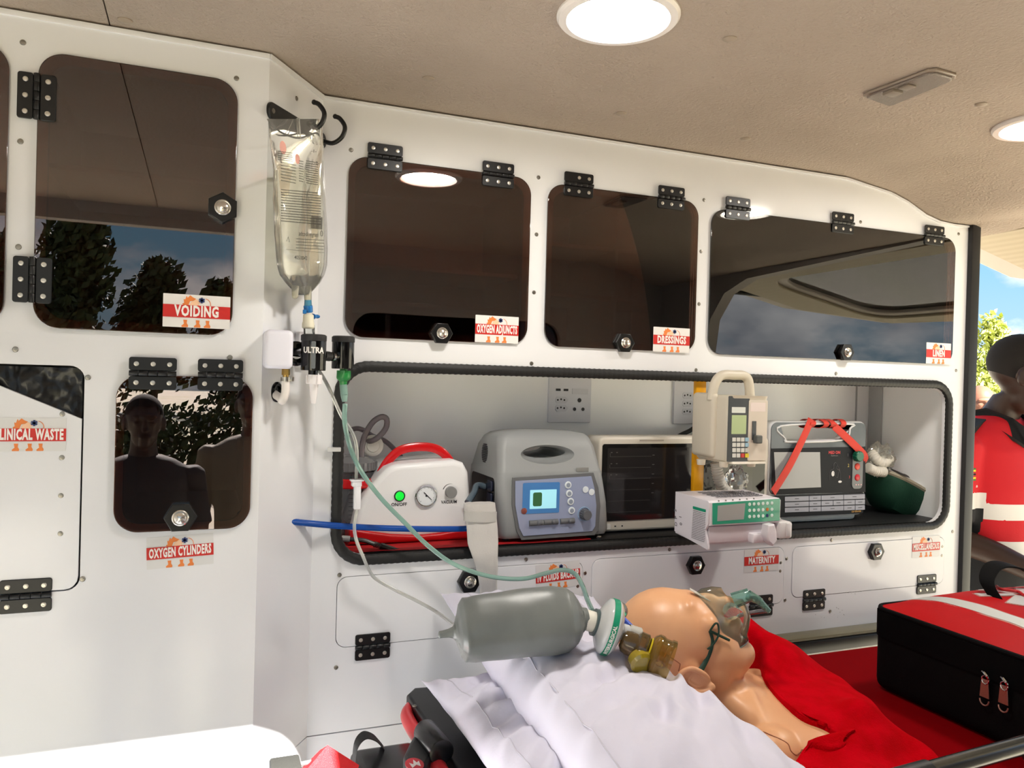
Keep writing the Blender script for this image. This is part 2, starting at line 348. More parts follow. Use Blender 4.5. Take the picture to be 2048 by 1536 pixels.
# cupboard interiors behind each opening, with shelves
CAB = mat('cabinet_liner', (205, 190, 176), .5)
def cabinet(key, Y, depth=.26, shelves=(), posts=()):
    a = DOORS[key]; x0, q0, x1, q1 = inset(a, .006); y0 = Y+.012; y1 = Y+.012+depth; t = .006
    g = G().box((x0-t, y1, q0-t), (x1+t, y1+t, q1+t)).box((x0-t, y0, q0-t), (x0, y1, q1+t)).box((x1, y0, q0-t), (x1+t, y1, q1+t)).box((x0, y0, q1), (x1, y1, q1+t)).box((x0, y0, q0-t), (x1, y1, q0))
    o = g.make('cupboard_box', CAB, wall_far if Y == D else wall_left)
    for s in shelves: G().box((x0, y0+.03, q0+(q1-q0)*s-.004), (x1, y1, q0+(q1-q0)*s+.004), .001).make('shelf', CAB, wall_far if Y == D else wall_left)
    for s in posts: G().box((x0+(x1-x0)*s-.004, y0+.02, q0), (x0+(x1-x0)*s+.004, y1, q1), .001).make('divider', CAB, wall_far if Y == D else wall_left)
cabinet('voiding', YL, .38, (.62,)); cabinet('front', YL, .38, (.5,)); cabinet('cyl', YL, .38)
cabinet('adj', D, .26, (.42, .2)); cabinet('dress', D, .26, (.33, .66), (.5,)); cabinet('linen', D, .26, (.5,))
for k in ('fluids', 'mat', 'misc'):
    a = DOORS[k]; G().box((a[0]-.01, D+.013, a[1]-.01), (a[2]+.01, D+.02, a[3]+.01)).make('backing', DARKIN, wall_far)
# screws in the wall sheets
def screw_mesh(r=.0042):
    g = G().lathe([(r, 0), (r, .0006), (r*.8, .0016), (r*.3, .0019), (0, .0019)], (0, 0, 0), (0, -1, 0), 14)
    g.box((-r*.5, -.0024, -r*.12), (r*.5, -.0018, r*.12)).box((-r*.12, -.0024, -r*.5), (r*.12, -.0018, r*.5))
    me = g.out(); me.materials.append(mat('screw_steel', (150, 146, 138), .35, 1)); me.polygons.foreach_set('use_smooth', [True]*len(me.polygons)); me.set_sharp_from_angle(angle=.6); return me
SCREW = screw_mesh()
def screw(parent, loc, rot=None, me=None, name='screw'):
    o = bpy.data.objects.new(name, me or SCREW); COL.objects.link(o); o.parent = parent; o.location = V(loc)-org(parent)
    if rot: o.rotation_euler = rot
    return o
for p in ((46, 85), (473, 157), (41, 283), (37, 494), (31, 699), (460, 715), (176, 755), (165, 1158)): screw(wall_left, W(*p, YL))
for p in ((702, 300), (1077, 355), (1408, 400), (1073, 469), (1402, 503), (1068, 585), (1398, 608), (1721, 444), (1917, 468), (1063, 727), (1392, 740), (1672, 747), (1912, 741),
          (679, 1150), (1052, 1119), (1170, 1146), (1339, 1099), (1573, 1117), (1663, 1080), (1905, 1063), (672, 1335), (1570, 1200), (1660, 1222)): screw(wall_far, W(*p, D))
s_, z_ = PL(593, 197); screw(wall_corner, PW(s_, z_), (0, 0, math.atan2(PN.x, -PN.y)))
# small pen and scuff marks
SCUFF = mat('scuff_mark', (70, 70, 74), .6)
def marks(parent, pts, Y, n, sx, sz, seed):
    rnd = random.Random(seed); g = G()
    for i in range(n):
        p = W(pts[0]+rnd.uniform(-sx, sx), pts[1]+rnd.uniform(-sz, sz), Y); l = rnd.uniform(.0008, .004); a = rnd.uniform(-1, 1)
        g.plate([[(p.x, p.z), (p.x+l*math.cos(a), p.z+l*math.sin(a)), (p.x+l*math.cos(a)+.0006, p.z+l*math.sin(a)+.0007), (p.x+.0005, p.z+.0007)]], MW(Y-.0002), .0001)
    g.make('scuff_marks', SCUFF, parent, kind='stuff', smooth=0)
marks(wall_far, (575, 1300), 1.5, 0, 1, 1, 1) if False else None
marks(wall_far, (1660, 1225), D, 16, 30, 12, 5)
# ================================================================ ceiling fittings
LAMPM = mat('lamp_diffuser', (255, 255, 255), .5, emit=((255, 249, 240), LAMP))
def downlight(cx, cy, r, label):
    t = thing('ceiling_light', label, 'light', (cx, cy, cz(cx)), 'round ceiling downlights'); z = ZC
    sl = Matrix.Identity(4)
    G().lathe([(r*.80, .001), (r, .001), (r, .003), (r*.97, .006), (r*.86, .0065), (r*.80, .003)], (cx, cy, z-.020), (0, 0, 1)) if False else None
    G().lathe([(0, -.004), (r*.9, -.004), (r, .0), (r*1.0, .003), (r*.96, .007), (r*.84, .008), (r*.80, .004), (r*.79, -.001)], (cx, cy, z), (0, 0, -1), 48).make('frame', mat('white_lamp_ring', (232, 226, 220), .35), t)
    G().lathe([(r*.80, .0), (r*.80, .001), (.001, .002)], (cx, cy, z), (0, 0, -1), 48).make('diffuser', LAMPM, t)
downlight(.542, .993, .088, 'large round downlight in the tan ceiling at the top edge of the picture')
downlight(1.515, 1.045, .088, 'round downlight in the ceiling at the right edge, beyond the dome light')
t = thing('dome_light', 'rectangular clear dome light unlit in the tan ceiling', 'light', (1.115, 1.01, ZC))
dl = [(1.083, 1.072), (1.155, 1.086), (1.160, 1.078), (1.153, .945), (1.142, .935), (1.096, .932), (1.086, .94), (1.077, 1.06)]
dl = [(x, -y) for x, y in dl]
G().plate([dl], MB(ZC), .005, .002).make('bezel', mat('tan_lamp_bezel', (150, 136, 122), .3), t)
dli = [((x-1.118)*.90+1.118, (y+1.008)*.93-1.008) for x, y in dl]
G().plate([dli], MB(ZC), .0045, .002, z0=.004).make('lens', mat('prismatic_lens', (150, 138, 128), .15, bump=('voronoi', 500, .6), trans=.3), t)
G().box((1.088, 1.012, ZC-.014), (1.112, 1.035, ZC-.007), .002).box((1.092, .985, ZC-.0125), (1.112, 1.006, ZC-.008), .002).make('switch', mat('lamp_switch', (136, 124, 112), .3), t)
clipm = mat('tan_clip', (160, 146, 130), .5)
for p in ((857, 156), (1460, 77), (1242, 226), (1491, 277), (1962, 208), (250, 40)):
    q = WZ(p[0], p[1], ZC); G().lathe([(.0105, -.001), (.0105, .0015), (.008, .003), (0, .0035)], q, (0, 0, -1), 20).make('trim_clip', clipm, ceil)
# ================================================================ hinges, latches, labels, doors
def hinge_meshes():
    L_, H_ = .068, .050
    g = G().plate([rr(-L_/2, .0045, L_/2, H_/2, .004)], MW(0), .003, .0008, z0=0).plate([rr(-L_/2, -H_/2, L_/2, -.0045, .004)], MW(0), .003, .0008, z0=0)
    body = g.out()
    g = G()
    for i in range(5):
        a = -L_/2+i*L_/5+.0004; g.cyl((a, -.0032, 0), (a+L_/5-.0008, -.0032, 0), .0042, n=12, bev=.0005)
    kn = g.out(); r = .0038
    g = G().lathe([(r, .0), (r, .0006), (r*.85, .0014), (r*.45, .0016), (r*.45, .0008), (0, .0008)], (0, 0, 0), (0, -1, 0), 14); rv = g.out()
    for me, m in ((body, mat('hinge_black', (16, 16, 18), .36)), (kn, mat('hinge_black', ())), (rv, mat('rivet_nickel', (205, 200, 190), .3, .75))):
        me.materials.append(m); me.polygons.foreach_set('use_smooth', [True]*len(me.polygons)); me.set_sharp_from_angle(angle=.6)
    return body, kn, rv
HB, HK, HR = hinge_meshes()
def hinge(door, px, py, Y, vert=False, missing=(), proud=.0):
    c = W(px, py, Y); c.y = Y-proud; o = bpy.data.objects.new('hinge', HB); COL.objects.link(o); o.parent = door; o.location = c-org(door)
    if vert: o.rotation_euler = (0, PI/2, 0)
    k = bpy.data.objects.new('knuckle', HK); COL.objects.link(k); k.parent = o
    for i, (x, z) in enumerate([(x, z) for z in (.0145, -.0145) for x in (-.0235, 0, .0235)]):
        if i in missing: continue
        r = bpy.data.objects.new('screw', HR); COL.objects.link(r); r.parent = o; r.location = (x, -.003, z)
    return o
LATCHB = mat('latch_black', (15, 15, 16), .3)
def hexo(r, a0): return [(r*math.cos(math.radians(a0+60*i)), r*math.sin(math.radians(a0+60*i))) for i in range(6)]
def latch_meshes(a0):
    b = G().plate([hexo(.0245, a0)], MW(0), .013, .0015).out(); b.materials.append(LATCHB)
    s = G().lathe([(.0125, .010), (.0125, .0145), (.0110, .0155), (.0095, .0150), (.0090, .0158), (.0086, .0185), (.006, .0205), (0, .0215)], (0, 0, 0), (0, -1, 0), 28).out()
    s.materials.append(mat('satin_nickel', (205, 200, 192), .22, .9))
    for me in (b, s): me.polygons.foreach_set('use_smooth', [True]*len(me.polygons)); me.set_sharp_from_angle(angle=.6)
    return b, s
LT = {0: latch_meshes(0), 30: latch_meshes(30)}
def latch(door, px, py, Y, a0=0, sc_=1.0):
    c = W(px, py, Y); o = bpy.data.objects.new('latch', LT[a0][0]); COL.objects.link(o); o.parent = door; o.location = c-org(door); o.scale = (sc_, sc_, sc_)
    b = bpy.data.objects.new('button', LT[a0][1]); COL.objects.link(b); b.parent = o; return o
MANE = [(-.12,.30),(-.20,.36),(-.27,.28),(-.30,.34),(-.34,.22),(-.38,.24),(-.37,.12),(-.42,.10),(-.38,.02),(-.42,-.04),(-.36,-.08),(-.38,-.16),(-.30,-.14),(-.22,-.14),(-.18,-.02),(-.24,.08),(-.20,.18),(-.10,.20),(-.03,.26)]
FACE = [(-.13,.20),(-.02,.25),(.04,.20),(.10,.19),(.09,.13),(.03,.12),(.07,.07),(.01,.05),(.05,.0),(-.02,-.03),(-.08,-.05),(-.14,-.12),(-.20,-.12),(-.15,-.02),(-.21,.08),(-.17,.16)]
def legs(cx, s=1): return [(cx-.05, -.0), (cx+.06*s, 0), (cx+.05*s, -.10), (cx+.09*s, -.17), (cx+.08, -.22), (cx-.09, -.22), (cx-.10, -.18), (cx-.03, -.12)]
def sticker(door, px, py, Y, txt, w=.100, h=.053, faint=False, size=.019, proud=.0012, rot=0):
    c = W(px, py, Y-proud); Mx = Matrix.Translation((c.x, Y-proud, c.z)) @ Matrix.Rotation(rot, 4, 'Y') @ MW(0)
    base = G().plate([rr(-w/2, -h/2, w/2, h/2, .001)], Mx, .0004).make('label', mat('clear_label' if faint else 'label_paper', (214, 214, 214), .3), door)
    S = h
    e = G().plate([[(a*S, b*S+.12*S) for a, b in MANE]], Mx, .0003, z0=.0004)
    for cx in (-.33, .02, .30): e.plate([[(a*S, (b-.30+.03)*S) for a, b in legs(cx)]], Mx, .0003, z0=.0004)
    e.tube([Mx @ V((x*S, z*S, .0006)) for x, z in ((.22, .02), (.36, .12), (.38, .26), (.32, .36), (.24, .40))], .0005, 5, 4)
    e.make('lion_emblem', ORANGE, base)
    G().plate([[(a*S, b*S+.12*S) for a, b in FACE]], Mx, .0002, z0=.0005).make('lion_face', mat('emblem_pale', (240, 196, 160), .5), base)
    st = G()
    for k in range(3): st.box((-.0014*1.0, -.0005, -.0045), (.0014, .0, .0045), M=Matrix.Translation(Mx @ V((.13*S, .34*S, .0008))) @ Matrix.Rotation(k*PI/3, 4, 'Y'))
    st.make('star_emblem', NAVY, base)
    G().plate([[(-w/2, -.20*S), (w/2, -.20*S), (w/2, .18*S), (-w/2, .18*S)]], Mx, .0004, z0=.0006).make('red_band', RED, base)
    tw = G().text(txt, size, Mx, 0, -.012*S, .62, .0008*size/.019, .0003, z0=.0010, space=1.12)
    me = tw.out(); xs = [v.co.x for v in me.vertices]; wid = max(xs)-min(xs); k = min(1, w*.93/wid)
    if k < 1: me.transform(Matrix.Translation((c.x, 0, 0)) @ Matrix.Diagonal((k, 1, 1, 1)) @ Matrix.Translation((-c.x, 0, 0)))
    mk('lettering', me, LETTER, base, smooth=0)
    return base
def door(key, Y, label, acrylic=True, cat='cabinet door', outline=None):
    a = DOORS.get(key); x0, q0, x1, q1 = a if a else waste
    t = thing('cabinet_door', label, cat, ((x0+x1)/2, Y, q0), None)
    if acrylic: G().plate([rr(x0, q0, x1, q1, .036, 10)], MW(Y), .0045, .0008, z0=.0008).make('panel', TINT, t)
    else:
        o = outline or rr(x0+.0012, q0+.0012, x1-.0012, q1-.0012, .019, 8)
        G().plate([o], MW(Y), .010, .0006, z0=-.009).make('panel', WHITE, t)
    return t
AP = .0053                                                          # front of the acrylic
d = door('front', YL, 'bronze tinted acrylic cupboard door cut off by the left edge of the picture')
hinge(d, -300, 194, YL-AP, True)
d = door('voiding', YL, 'bronze tinted cupboard door labelled VOIDING, reflecting trees')
hinge(d, 74, 194, YL-AP, True); hinge(d, 65, 560, YL-AP, True); latch(d, 445, 418, YL-AP, 30); sticker(d, 394, 623, YL, 'VOIDING', .099, .052, size=.023, proud=AP)
d = door('cyl', YL, 'small bronze tinted cupboard door in the left wall above the OXYGEN CYLINDERS label')
hinge(d, 306, 747, YL-AP); hinge(d, 441, 750, YL-AP); latch(d, 361, 1033, YL-AP, 0)
t = thing('name_label', 'red and white OXYGEN CYLINDERS label on the left wall', 'label', W(361, 1102, YL)); sticker(t, 361, 1102, YL, 'OXYGEN CYLINDERS', .098, .050, True, .020, .0, -.035)
d = door('adj', D, 'bronze tinted cupboard door labelled OXYGEN ADJUNCTS')
hinge(d, 770, 315, D-AP); hinge(d, 996, 350, D-AP); latch(d, 881, 667, D-AP, 0, .92); sticker(d, 994, 659, D, 'OXYGEN ADJUNCTS', .094, .055, size=.022, proud=AP)
d = door('dress', D, 'bronze tinted cupboard door labelled DRESSINGS')
hinge(d, 1157, 370, D-AP, missing=(0,)); hinge(d, 1342, 396, D-AP); latch(d, 1246, 686, D-AP, 0, .92); sticker(d, 1343, 680, D, 'DRESSINGS', .095, .055, size=.022, proud=AP)
d = door('linen', D, 'wide bronze tinted cupboard door labelled LINEN, reflecting clouds')
hinge(d, 1475, 417, D-AP); hinge(d, 1685, 446, D-AP); hinge(d, 1868, 471, D-AP); latch(d, 1688, 705, D-AP, 0, .92); sticker(d, 1877, 707, D, 'LINEN', .088, .055, size=.023, proud=AP)
d = door('fluids', D, 'white flush drop door labelled IV FLUIDS BACKUP', False)
hinge(d, 745, 1292, D); latch(d, 936, 1161, D, 0); sticker(d, 1116, 1151, D, 'IV FLUIDS BACKUP', .103, .055, True, .022, .0012, -.05)
for p in ((1157, 1147), (1155, 1172)): screw(d, W(*p, D))
d = door('mat', D, 'white flush drop door labelled MATERNITY with scuff marks', False)
hinge(d, 1521, 1211, D); hinge(d, 1240, 1250, D); latch(d, 1388, 1129, D, 0, .95); sticker(d, 1523, 1120, D, 'MATERNITY', .100, .055, True, .021)
for p in ((1561, 1125), (1560, 1142)): screw(d, W(*p, D))
marks(d, (1540, 1153), D, 34, 22, 7, 3); marks(d, (1270, 1192), D, 10, 14, 3, 4); marks(d, (1325, 1186), D, 5, 6, 2, 9)
d = door('misc', D, 'white flush drop door labelled MISCELLANEOUS nearest the rear opening', False)
hinge(d, 1627, 1199, D); hinge(d, 1852, 1168, D); latch(d, 1748, 1102, D, 0, .95); sticker(d, 1852, 1093, D, 'MISCELLANEOUS', .098, .055, True, .021)
for p in ((1884, 1093), (1883, 1111)): screw(d, W(*p, D))
marks(d, (1720, 1166), D, 30, 14, 3, 6); marks(d, (1705, 1185), D, 12, 16, 3, 7); marks(d, (1650, 1162), D, 24, 60, 1, 8)
# clinical waste flap with a slanting top edge, bin liner behind it
x0, q0, x1, q1 = waste
zl, zr = W(0, 772, YL).z, W(163, 838, YL).z; slope = (zr-zl)/(W(163, 838, YL).x-W(0, 772, YL).x)
xr = x1-.0015
out = [(x0, q0+.0012), (xr-.018, q0+.0012)]+[(xr-.018+.018*math.sin(a), q0+.0192-.018*math.cos(a)) for a in (.4, .8, 1.2)]+[(xr, q0+.02), (xr, zr), (x0, min(q1, zr+slope*(x0-xr)))]
if out[-1][1] >= q1-.001: out[-1] = (xr+(q1-zr)/slope, q1); out.append((x0, q1))
d = door('waste', YL, 'white bin flap labelled CLINICAL WASTE with a slanting top edge', False, outline=out)
hinge(d, 52, 1191, YL); sticker(d, 58, 869, YL, 'CLINICAL WASTE', .097, .050, True, .022)
for p in ((125, 828), (124, 915), (122, 991), (121, 1067)): screw(d, W(*p, YL))
def crumple(u, v):
    x = x0+.25+u*(x1-x0-.253); z = q1-.002-v*.13
    return V((x, YL+.011+.008*noise.noise(V((x*38, z*38, 2)))+.003*noise.noise(V((x*110, z*90, 5)))-.001, z))
G().grid(crumple, 80, 30, .0006).make('bin_liner', mat('black_bin_liner', (8, 8, 9), .3, bump=('noise', 60, .5)), label='crumpled black bin liner behind the clinical waste flap', cat='bin liner')
G().box((x0, YL+.02, q0), (x1+.01, YL+.03, q1+.01)).make('backing', DARKIN, wall_left)
# ================================================================ hook rail, fluid bag, giving set (on the angled panel)
def pm(off): return Matrix.Translation(PN*off) @ MP
p0, p1 = PL(540, 222), PL(641, 281)
t = thing('hook_rail', 'black bar with two coat hooks screwed to the angled panel', 'hook rail', PW(.05, 1.66))
ax = V((p1[0]-p0[0], p1[1]-p0[1])); ln = ax.length; ang = math.atan2(ax.y, ax.x)
Mr = MP @ Matrix.Translation((p0[0], p0[1], 0)) @ Matrix.Rotation(ang, 4, 'Z')
G().plate([rr(-.012, -.014, ln+.012, .014, .012)], Mr, .006, .0015).make('bar', mat('black_powder_metal', (16, 16, 17), .35), t)
for i, x in enumerate((ln*.50, ln*.96)):
    b = Mr @ V((x, -.002, .006)); hz = [b, b+PN*.022+V((0, 0, -.006)), b+PN*.040+V((0, 0, .004)), b+PN*.046+V((0, 0, .022)), b+PN*.036+V((0, 0, .038)), b+PN*.026+V((0, 0, .043))]
    g = G().tube(hz, .0042, 10, 6); g.sph(hz[-1], .0046, u=10, v=8); g.make('hook', mat('black_powder_metal'), t)
for x in (.0, ln):
    q = Mr @ V((x, 0, .006)); o = screw(t, q, (0, 0, math.atan2(PN.x, -PN.y)))
# bag of fluid
OFF = .040
rows = [(238, 535, 641), (262, 538, 645), (300, 542, 648), (340, 547, 649), (400, 547, 651), (450, 550, 652), (500, 553, 653), (530, 556, 652), (550, 560, 648), (565, 571, 640), (578, 583, 628), (590, 596, 616)]
t = thing('fluid_bag', 'clear intravenous fluid bag hanging from the black hook', 'fluid bag', PW(.06, 1.66, OFF))
FLUID = film('clear_bag_film', (254, 254, 252), .06, body=((244, 244, 240), .11))
FLUID2 = film('fluid', (252, 252, 244), .03, body=((242, 242, 230), .12))
def bagrow(py, a, b, th):
    (s0, z0_), (s1, z1_) = PL(a, py, OFF), PL(b, py, OFF); c = (s0+s1)/2; h = (s1-s0)/2; z = (z0_+z1_)/2; dzr = (z1_-z0_)/2
    out = []
    for j in range(28):
        an = 2*PI*j/28; cx = math.cos(an); out.append(PW(c+h*cx, z+dzr*cx, OFF+th*math.copysign(abs(math.sin(an))**1.3, math.sin(an))+.0012*noise.noise(V((cx*3, z*40, 1)))))
    return out
ths = [.0015, .004, .010, .014, .017, .019, .020, .019, .016, .012, .008, .005]
RW = []
for i in range(len(rows)-1):
    for k in range(3):
        f = k/3; RW.append(tuple(rows[i][q]*(1-f)+rows[i+1][q]*f for q in range(3))+(ths[i]*(1-f)+ths[i+1]*f,))
RW.append(rows[-1]+(ths[-1],))
G().rings([bagrow(a, b, c, th) for a, b, c, th in RW]).make('bag_film', FLUID, t, smooth=80)
G().rings([bagrow(a, b+5, c-5, th*.82) for a, b, c, th in RW if a > 335]).make('fluid', FLUID2, t, smooth=80)
g = G(); a_ = PL(535, 238, OFF); b_ = PL(641, 276, OFF); m_ = PL(592, 262, OFF)
g.tube([PW(a_[0], a_[1], OFF), PW(a_[0]+.03, a_[1]-.010, OFF+.004), PW(m_[0], m_[1]-.012, OFF+.006), PW(b_[0]-.02, b_[1]+.002, OFF+.004), PW(b_[0], b_[1]-.012, OFF)], .0016, 6, 6)
g.tube([PW(m_[0], m_[1]-.012, OFF+.006), PW(m_[0]-.002, m_[1]+.020, OFF+.004)], .0030, 6, 0)
g.make('hanging_seam', FLUID, t)
# printed matter on the bag
MPb = pm(OFF+.0205)
def bl(px, py): return PL(px, py, OFF+.0205)
g = G(); rnd = random.Random(3)
def tline(g, x0, x1, y, dy, h=.0016):
    a, b = bl(x0, y), bl(x1, y+dy); n = max(2, int((b[0]-a[0])/.0026)); x = a[0]; sl = (b[1]-a[1])/(b[0]-a[0])
    while x < b[0]-.001:
        w_ = rnd.uniform(.0010, .0042); zz = a[1]+sl*(x-a[0]); g.plate([[(x, zz), (min(x+w_, b[0]), zz), (min(x+w_, b[0]), zz+h), (x, zz+h)]], MPb, .0001); x += w_+.0009
for k in range(13): tline(g, 562, 642, 380+k*5.2, 7)
for k in range(5): tline(g, 556, 585, 303+k*4, 4, .0012)
for k in range(7): tline(g, 562, 592, 325+k*6, 6, .0012)
for k in range(11): tline(g, 612, 636, 322+k*4.4, 4, .0012)
for k in range(4): tline(g, 592, 648, 478+k*6, 3, .0011)
for k in range(9): tline(g, 598, 607, 322+k*5, 2, .0012)
g.make('small_print', mat('bag_print', (62, 62, 58), .6), t, kind='stuff', smooth=0)
g = G(); a, b = bl(622, 432), bl(645, 435); hb_c = a[1]-bl(622, 457)[1]; slb = (b[1]-a[1])/(b[0]-a[0])
x = a[0]
while x < b[0]:
    w_ = rnd.choice((.0004, .0008, .0013)); zt = a[1]+slb*(x-a[0]); g.plate([[(x, zt-hb_c), (x+w_, zt-hb_c+slb*w_), (x+w_, zt+slb*w_), (x, zt)]], MPb, .0001); x += w_+rnd.choice((.0004, .0007))
g.make('barcode', mat('bag_print'), t, smooth=0)
q = bl(620, 467); q2 = bl(600, 515); q3 = bl(628, 303); q4 = bl(633, 326); q5 = bl(576, 480); q6 = bl(643, 467); q7 = bl(612, 291)
g = G()
def btext(body, x0, y0, x1, y1, hpx):
    a = MPb @ V((*bl(x0, y0), 0)); b = MPb @ V((*bl(x1, y1), 0)); c_ = MPb @ V((*bl(x0, y0-hpx), 0)); hh = (c_-a).length; X_ = (b-a).normalized(); tt_ = G().text(body, hh*1.45, Matrix.Identity(4), 0, 0, 1, .00006, .0001).out()
    xs_ = [v.co.x for v in tt_.vertices]; k_ = (b-a).length/(max(xs_)-min(xs_)); m_ = (a+b)/2+PN*.0006
    for v in tt_.vertices: v.co = m_+X_*((v.co.x-(max(xs_)+min(xs_))/2)*k_)+V((0, 0, 1))*v.co.y+PN*v.co.z
    g.mesh(tt_)
btext('adcock ingram', 597, 467, 636, 470, 9); btext('4051042', 588, 515, 614, 517, 8); btext('-1-', 622, 302, 632, 303, 6); btext('-2-', 628, 326, 638, 327, 6)
g.tube([MPb @ V((q6[0]+.0035*math.cos(a), q6[1]+.0045*math.sin(a), .0002)) for a in [2*PI*i/10 for i in range(10)]], .0005, 5, 2, closed=True)
g.tube([MPb @ V((q5[0]+.005*math.cos(a), q5[1]+.005*math.sin(a), .0002)) for a in (PI/2, PI/2+2*PI/3, PI/2+4*PI/3)], .0004, 5, 0, closed=True)
g.plate([[(bl(572, 499)[0], bl(572, 499)[1]), (bl(650, 506)[0], bl(650, 506)[1]), (bl(650, 506)[0], bl(650, 506)[1]+.0005), (bl(572, 499)[0], bl(572, 499)[1]+.0005)]], MPb, .0001)
g.make('print', mat('bag_print'), t, smooth=0)
G().plate([circ(*bl(566, 295), .010, 16), ], MPb, .0001).plate([circ(*bl(595, 318), .008, 16)], MPb, .0001).make('pink_stamp', film('pink_stamp', (250, 214, 206), .4), t)
# ports and spike under the bag
def pp(px, py, off=OFF): s, z = PL(px, py, off); return PW(s, z, off)
PORT = film('frosted_plastic', (240, 238, 222), .1, body=((224, 220, 200), .45))
G().cyl(pp(591, 572), pp(590, 592), .0062, .0052).sph(pp(590, 592), .0052).make('port', PORT, t)
G().cyl(pp(615, 572), pp(616, 600), .0068, .0062).make('port', PORT, t)
t = thing('giving_set', 'clear drip line with blue fittings and white roller clamp below the fluid bag', 'drip line', pp(616, 600))
LB = film('light_blue_plastic', (150, 205, 225), .05, body=((90, 165, 200), .5)); DB = mat('blue_plastic', (28, 110, 178), .3)
G().cyl(pp(616, 600), pp(616, 612), .0060, .0066).make('spike', LB, t)
G().cyl(pp(616, 611), pp(617, 625), .0078, .0075, bev=.001).box(pp(608, 624)-V((.002, .002, .003)), pp(608, 624)+V((.004, .004, .004)), .001).make('collar', DB, t)
G().lathe([(.005, 0), (.009, .003), (.0095, .015), (.0105, .017), (.0105, .024), (.009, .026), (0, .026)], pp(617, 627), (0, 0, -1)).make('spike_hub', mat('cream_plastic', (226, 222, 200), .35), t)
G().cyl(pp(623, 633), pp(632, 633), .0032).sph(pp(634, 633), (.0055, .0035, .0035)).cyl(pp(625, 633), pp(627, 633), .0050).make('air_vent', DB, t)
G().cyl(pp(618, 650), pp(620, 715), .0095, .0095).make('drip_chamber', film('clear_tube', (238, 240, 238), .03), t)
G().tube([pp(624, 650, OFF+.002), pp(628, 690, OFF+.002)], .0008, 6, 0).make('drip_needle', STEEL, t)
TUBE = film('clear_tube_wall', (226, 228, 226), .04, body=((222, 222, 218), .42))
LINE = [(632, 735, 1.37), (645, 752, 1.40), (662, 785, 1.43), (683, 832, 1.45), (706, 868, 1.46), (714, 905, 1.465), (712, 962, 1.465)]
LINE2 = [(714, 1018, 1.465), (709, 1048, 1.465), (712, 1078, 1.46), (727, 1115, 1.455), (738, 1140, 1.46), (752, 1158, 1.465), (790, 1180, 1.46), (830, 1200, 1.43), (870, 1222, 1.38), (905, 1248, 1.26), (912, 1256, 1.20)]
G().tube([W(*p) for p in LINE], .0032, 8).tube([W(*p) for p in LINE2], .0032, 8).make('tubing', TUBE, t)
a = W(713, 962, 1.465); b = W(713, 1018, 1.465)
g = G().box(a+V((-.009, -.008, -.010)), a+V((.009, .007, .002)), .002).box(a+V((-.012, -.0095, .0)), a+V((.0125, .008, .003)), .001)
g.box((b.x-.006, a.y-.007, b.z), (b.x+.0065, a.y+.006, a.z-.008), .0015).box((b.x-.0035, a.y-.0085, b.z+.004), (b.x-.0015, a.y-.005, a.z-.003), .0005)
g.make('roller_clamp', mat('white_plastic', (232, 232, 236), .35), t)
# ================================================================ oxygen outlet, hose and flowmeters
WP = mat('white_box_plastic', (226, 226, 238), .28)
t = thing('oxygen_outlet', 'white wall box with brass fitting and bent white hose', 'gas outlet', W(565, 700, 1.36))
o0 = PL(531, 740, .0); o1 = PL(640, 658, .0)
G().plate([rr(PL(600, 700)[0]-.02, PL(600, 740)[1]+.004, PLEN-.015, PL(600, 664)[1], .006)], MP, .010, .002).make('outlet_plate', mat('outlet_plate', (214, 212, 214), .3), t)
cA = W(531, 658, 1.30); cB = W(586, 738, 1.30)
G().box((cA.x, 1.30, cB.z), (cB.x, 1.365, cA.z), .008, 4).make('outlet_box', WP, t)
c = W(572, 738, 1.335)
G().cyl(c, c+V((0, 0, -.010)), .0066, n=6, bev=.0006).cyl(c+V((0, 0, -.008)), c+V((0, 0, -.014)), .005).make('brass_fitting', BRASS, t)
G().cyl(c+V((0, 0, -.013)), c+V((0, 0, -.020)), .0085).box(c+V((.006, -.005, -.020)), c+V((.013, .003, -.012)), .001).make('hose_clip', STEEL, t)
gr = PL(553, 784, .0); gw = PW(gr[0], gr[1], .0)
G().tube([c+V((0, 0, -.016)), c+V((0, 0, -.038)), c+V((-.004, .004, -.052)), (c+V((-.012, 0, -.058)))*.5+gw*.5+PN*.006, gw-PN*.01], .0068, 14, 6).make('hose', mat('white_hose', (226, 220, 216), .4), t)
G().lathe([(.0095, 0), (.0175, 0), (.0175, .002), (.0145, .004), (.0105, .0035), (.0095, 0)], gw, PN, 28).plate([circ(gr[0], gr[1], .0098)], MP, .0004).make('grommet', BLKGLOSS, t)
fA = W(627, 705, 1.335); fB = W(686, 705, 1.40)
t = thing('flowmeter', 'glossy black oxygen flowmeter with white ULTRA lettering', 'flowmeter', fA)
def flow(t, c, r, h, txt):
    G().lathe([(0, -h/2), (r*.97, -h/2), (r, -h/2+.002), (r, h/2-.010)], c, (0, 0, 1), 32).make('body', BLKGLOSS, t)
    G().lathe([(r*1.0, h/2-.011), (r*1.03, h/2-.010), (r*1.03, h/2-.002), (r*.9, h/2), (0, h/2)], c, (0, 0, 1), 32).make('cap', mat('matt_black_knob', (34, 34, 36), .6), t)
cc = fA.copy(); tilt = Matrix.Translation(fA) @ Matrix.Rotation(.07, 4, 'Y').to_4x4() @ Matrix.Translation(-fA)
R1, H1 = .0205, .060
flow(t, fA, R1, H1, 1)
def wrap(me, c, R_, ang):
    for v in me.vertices:
        a = ang+v.co.x/R_; z = v.co.y; rr_ = R_+v.co.z; v.co = c+V((math.sin(a)*rr_, -math.cos(a)*rr_, z))
    return me
va = math.atan2(-fA.x, fA.y)
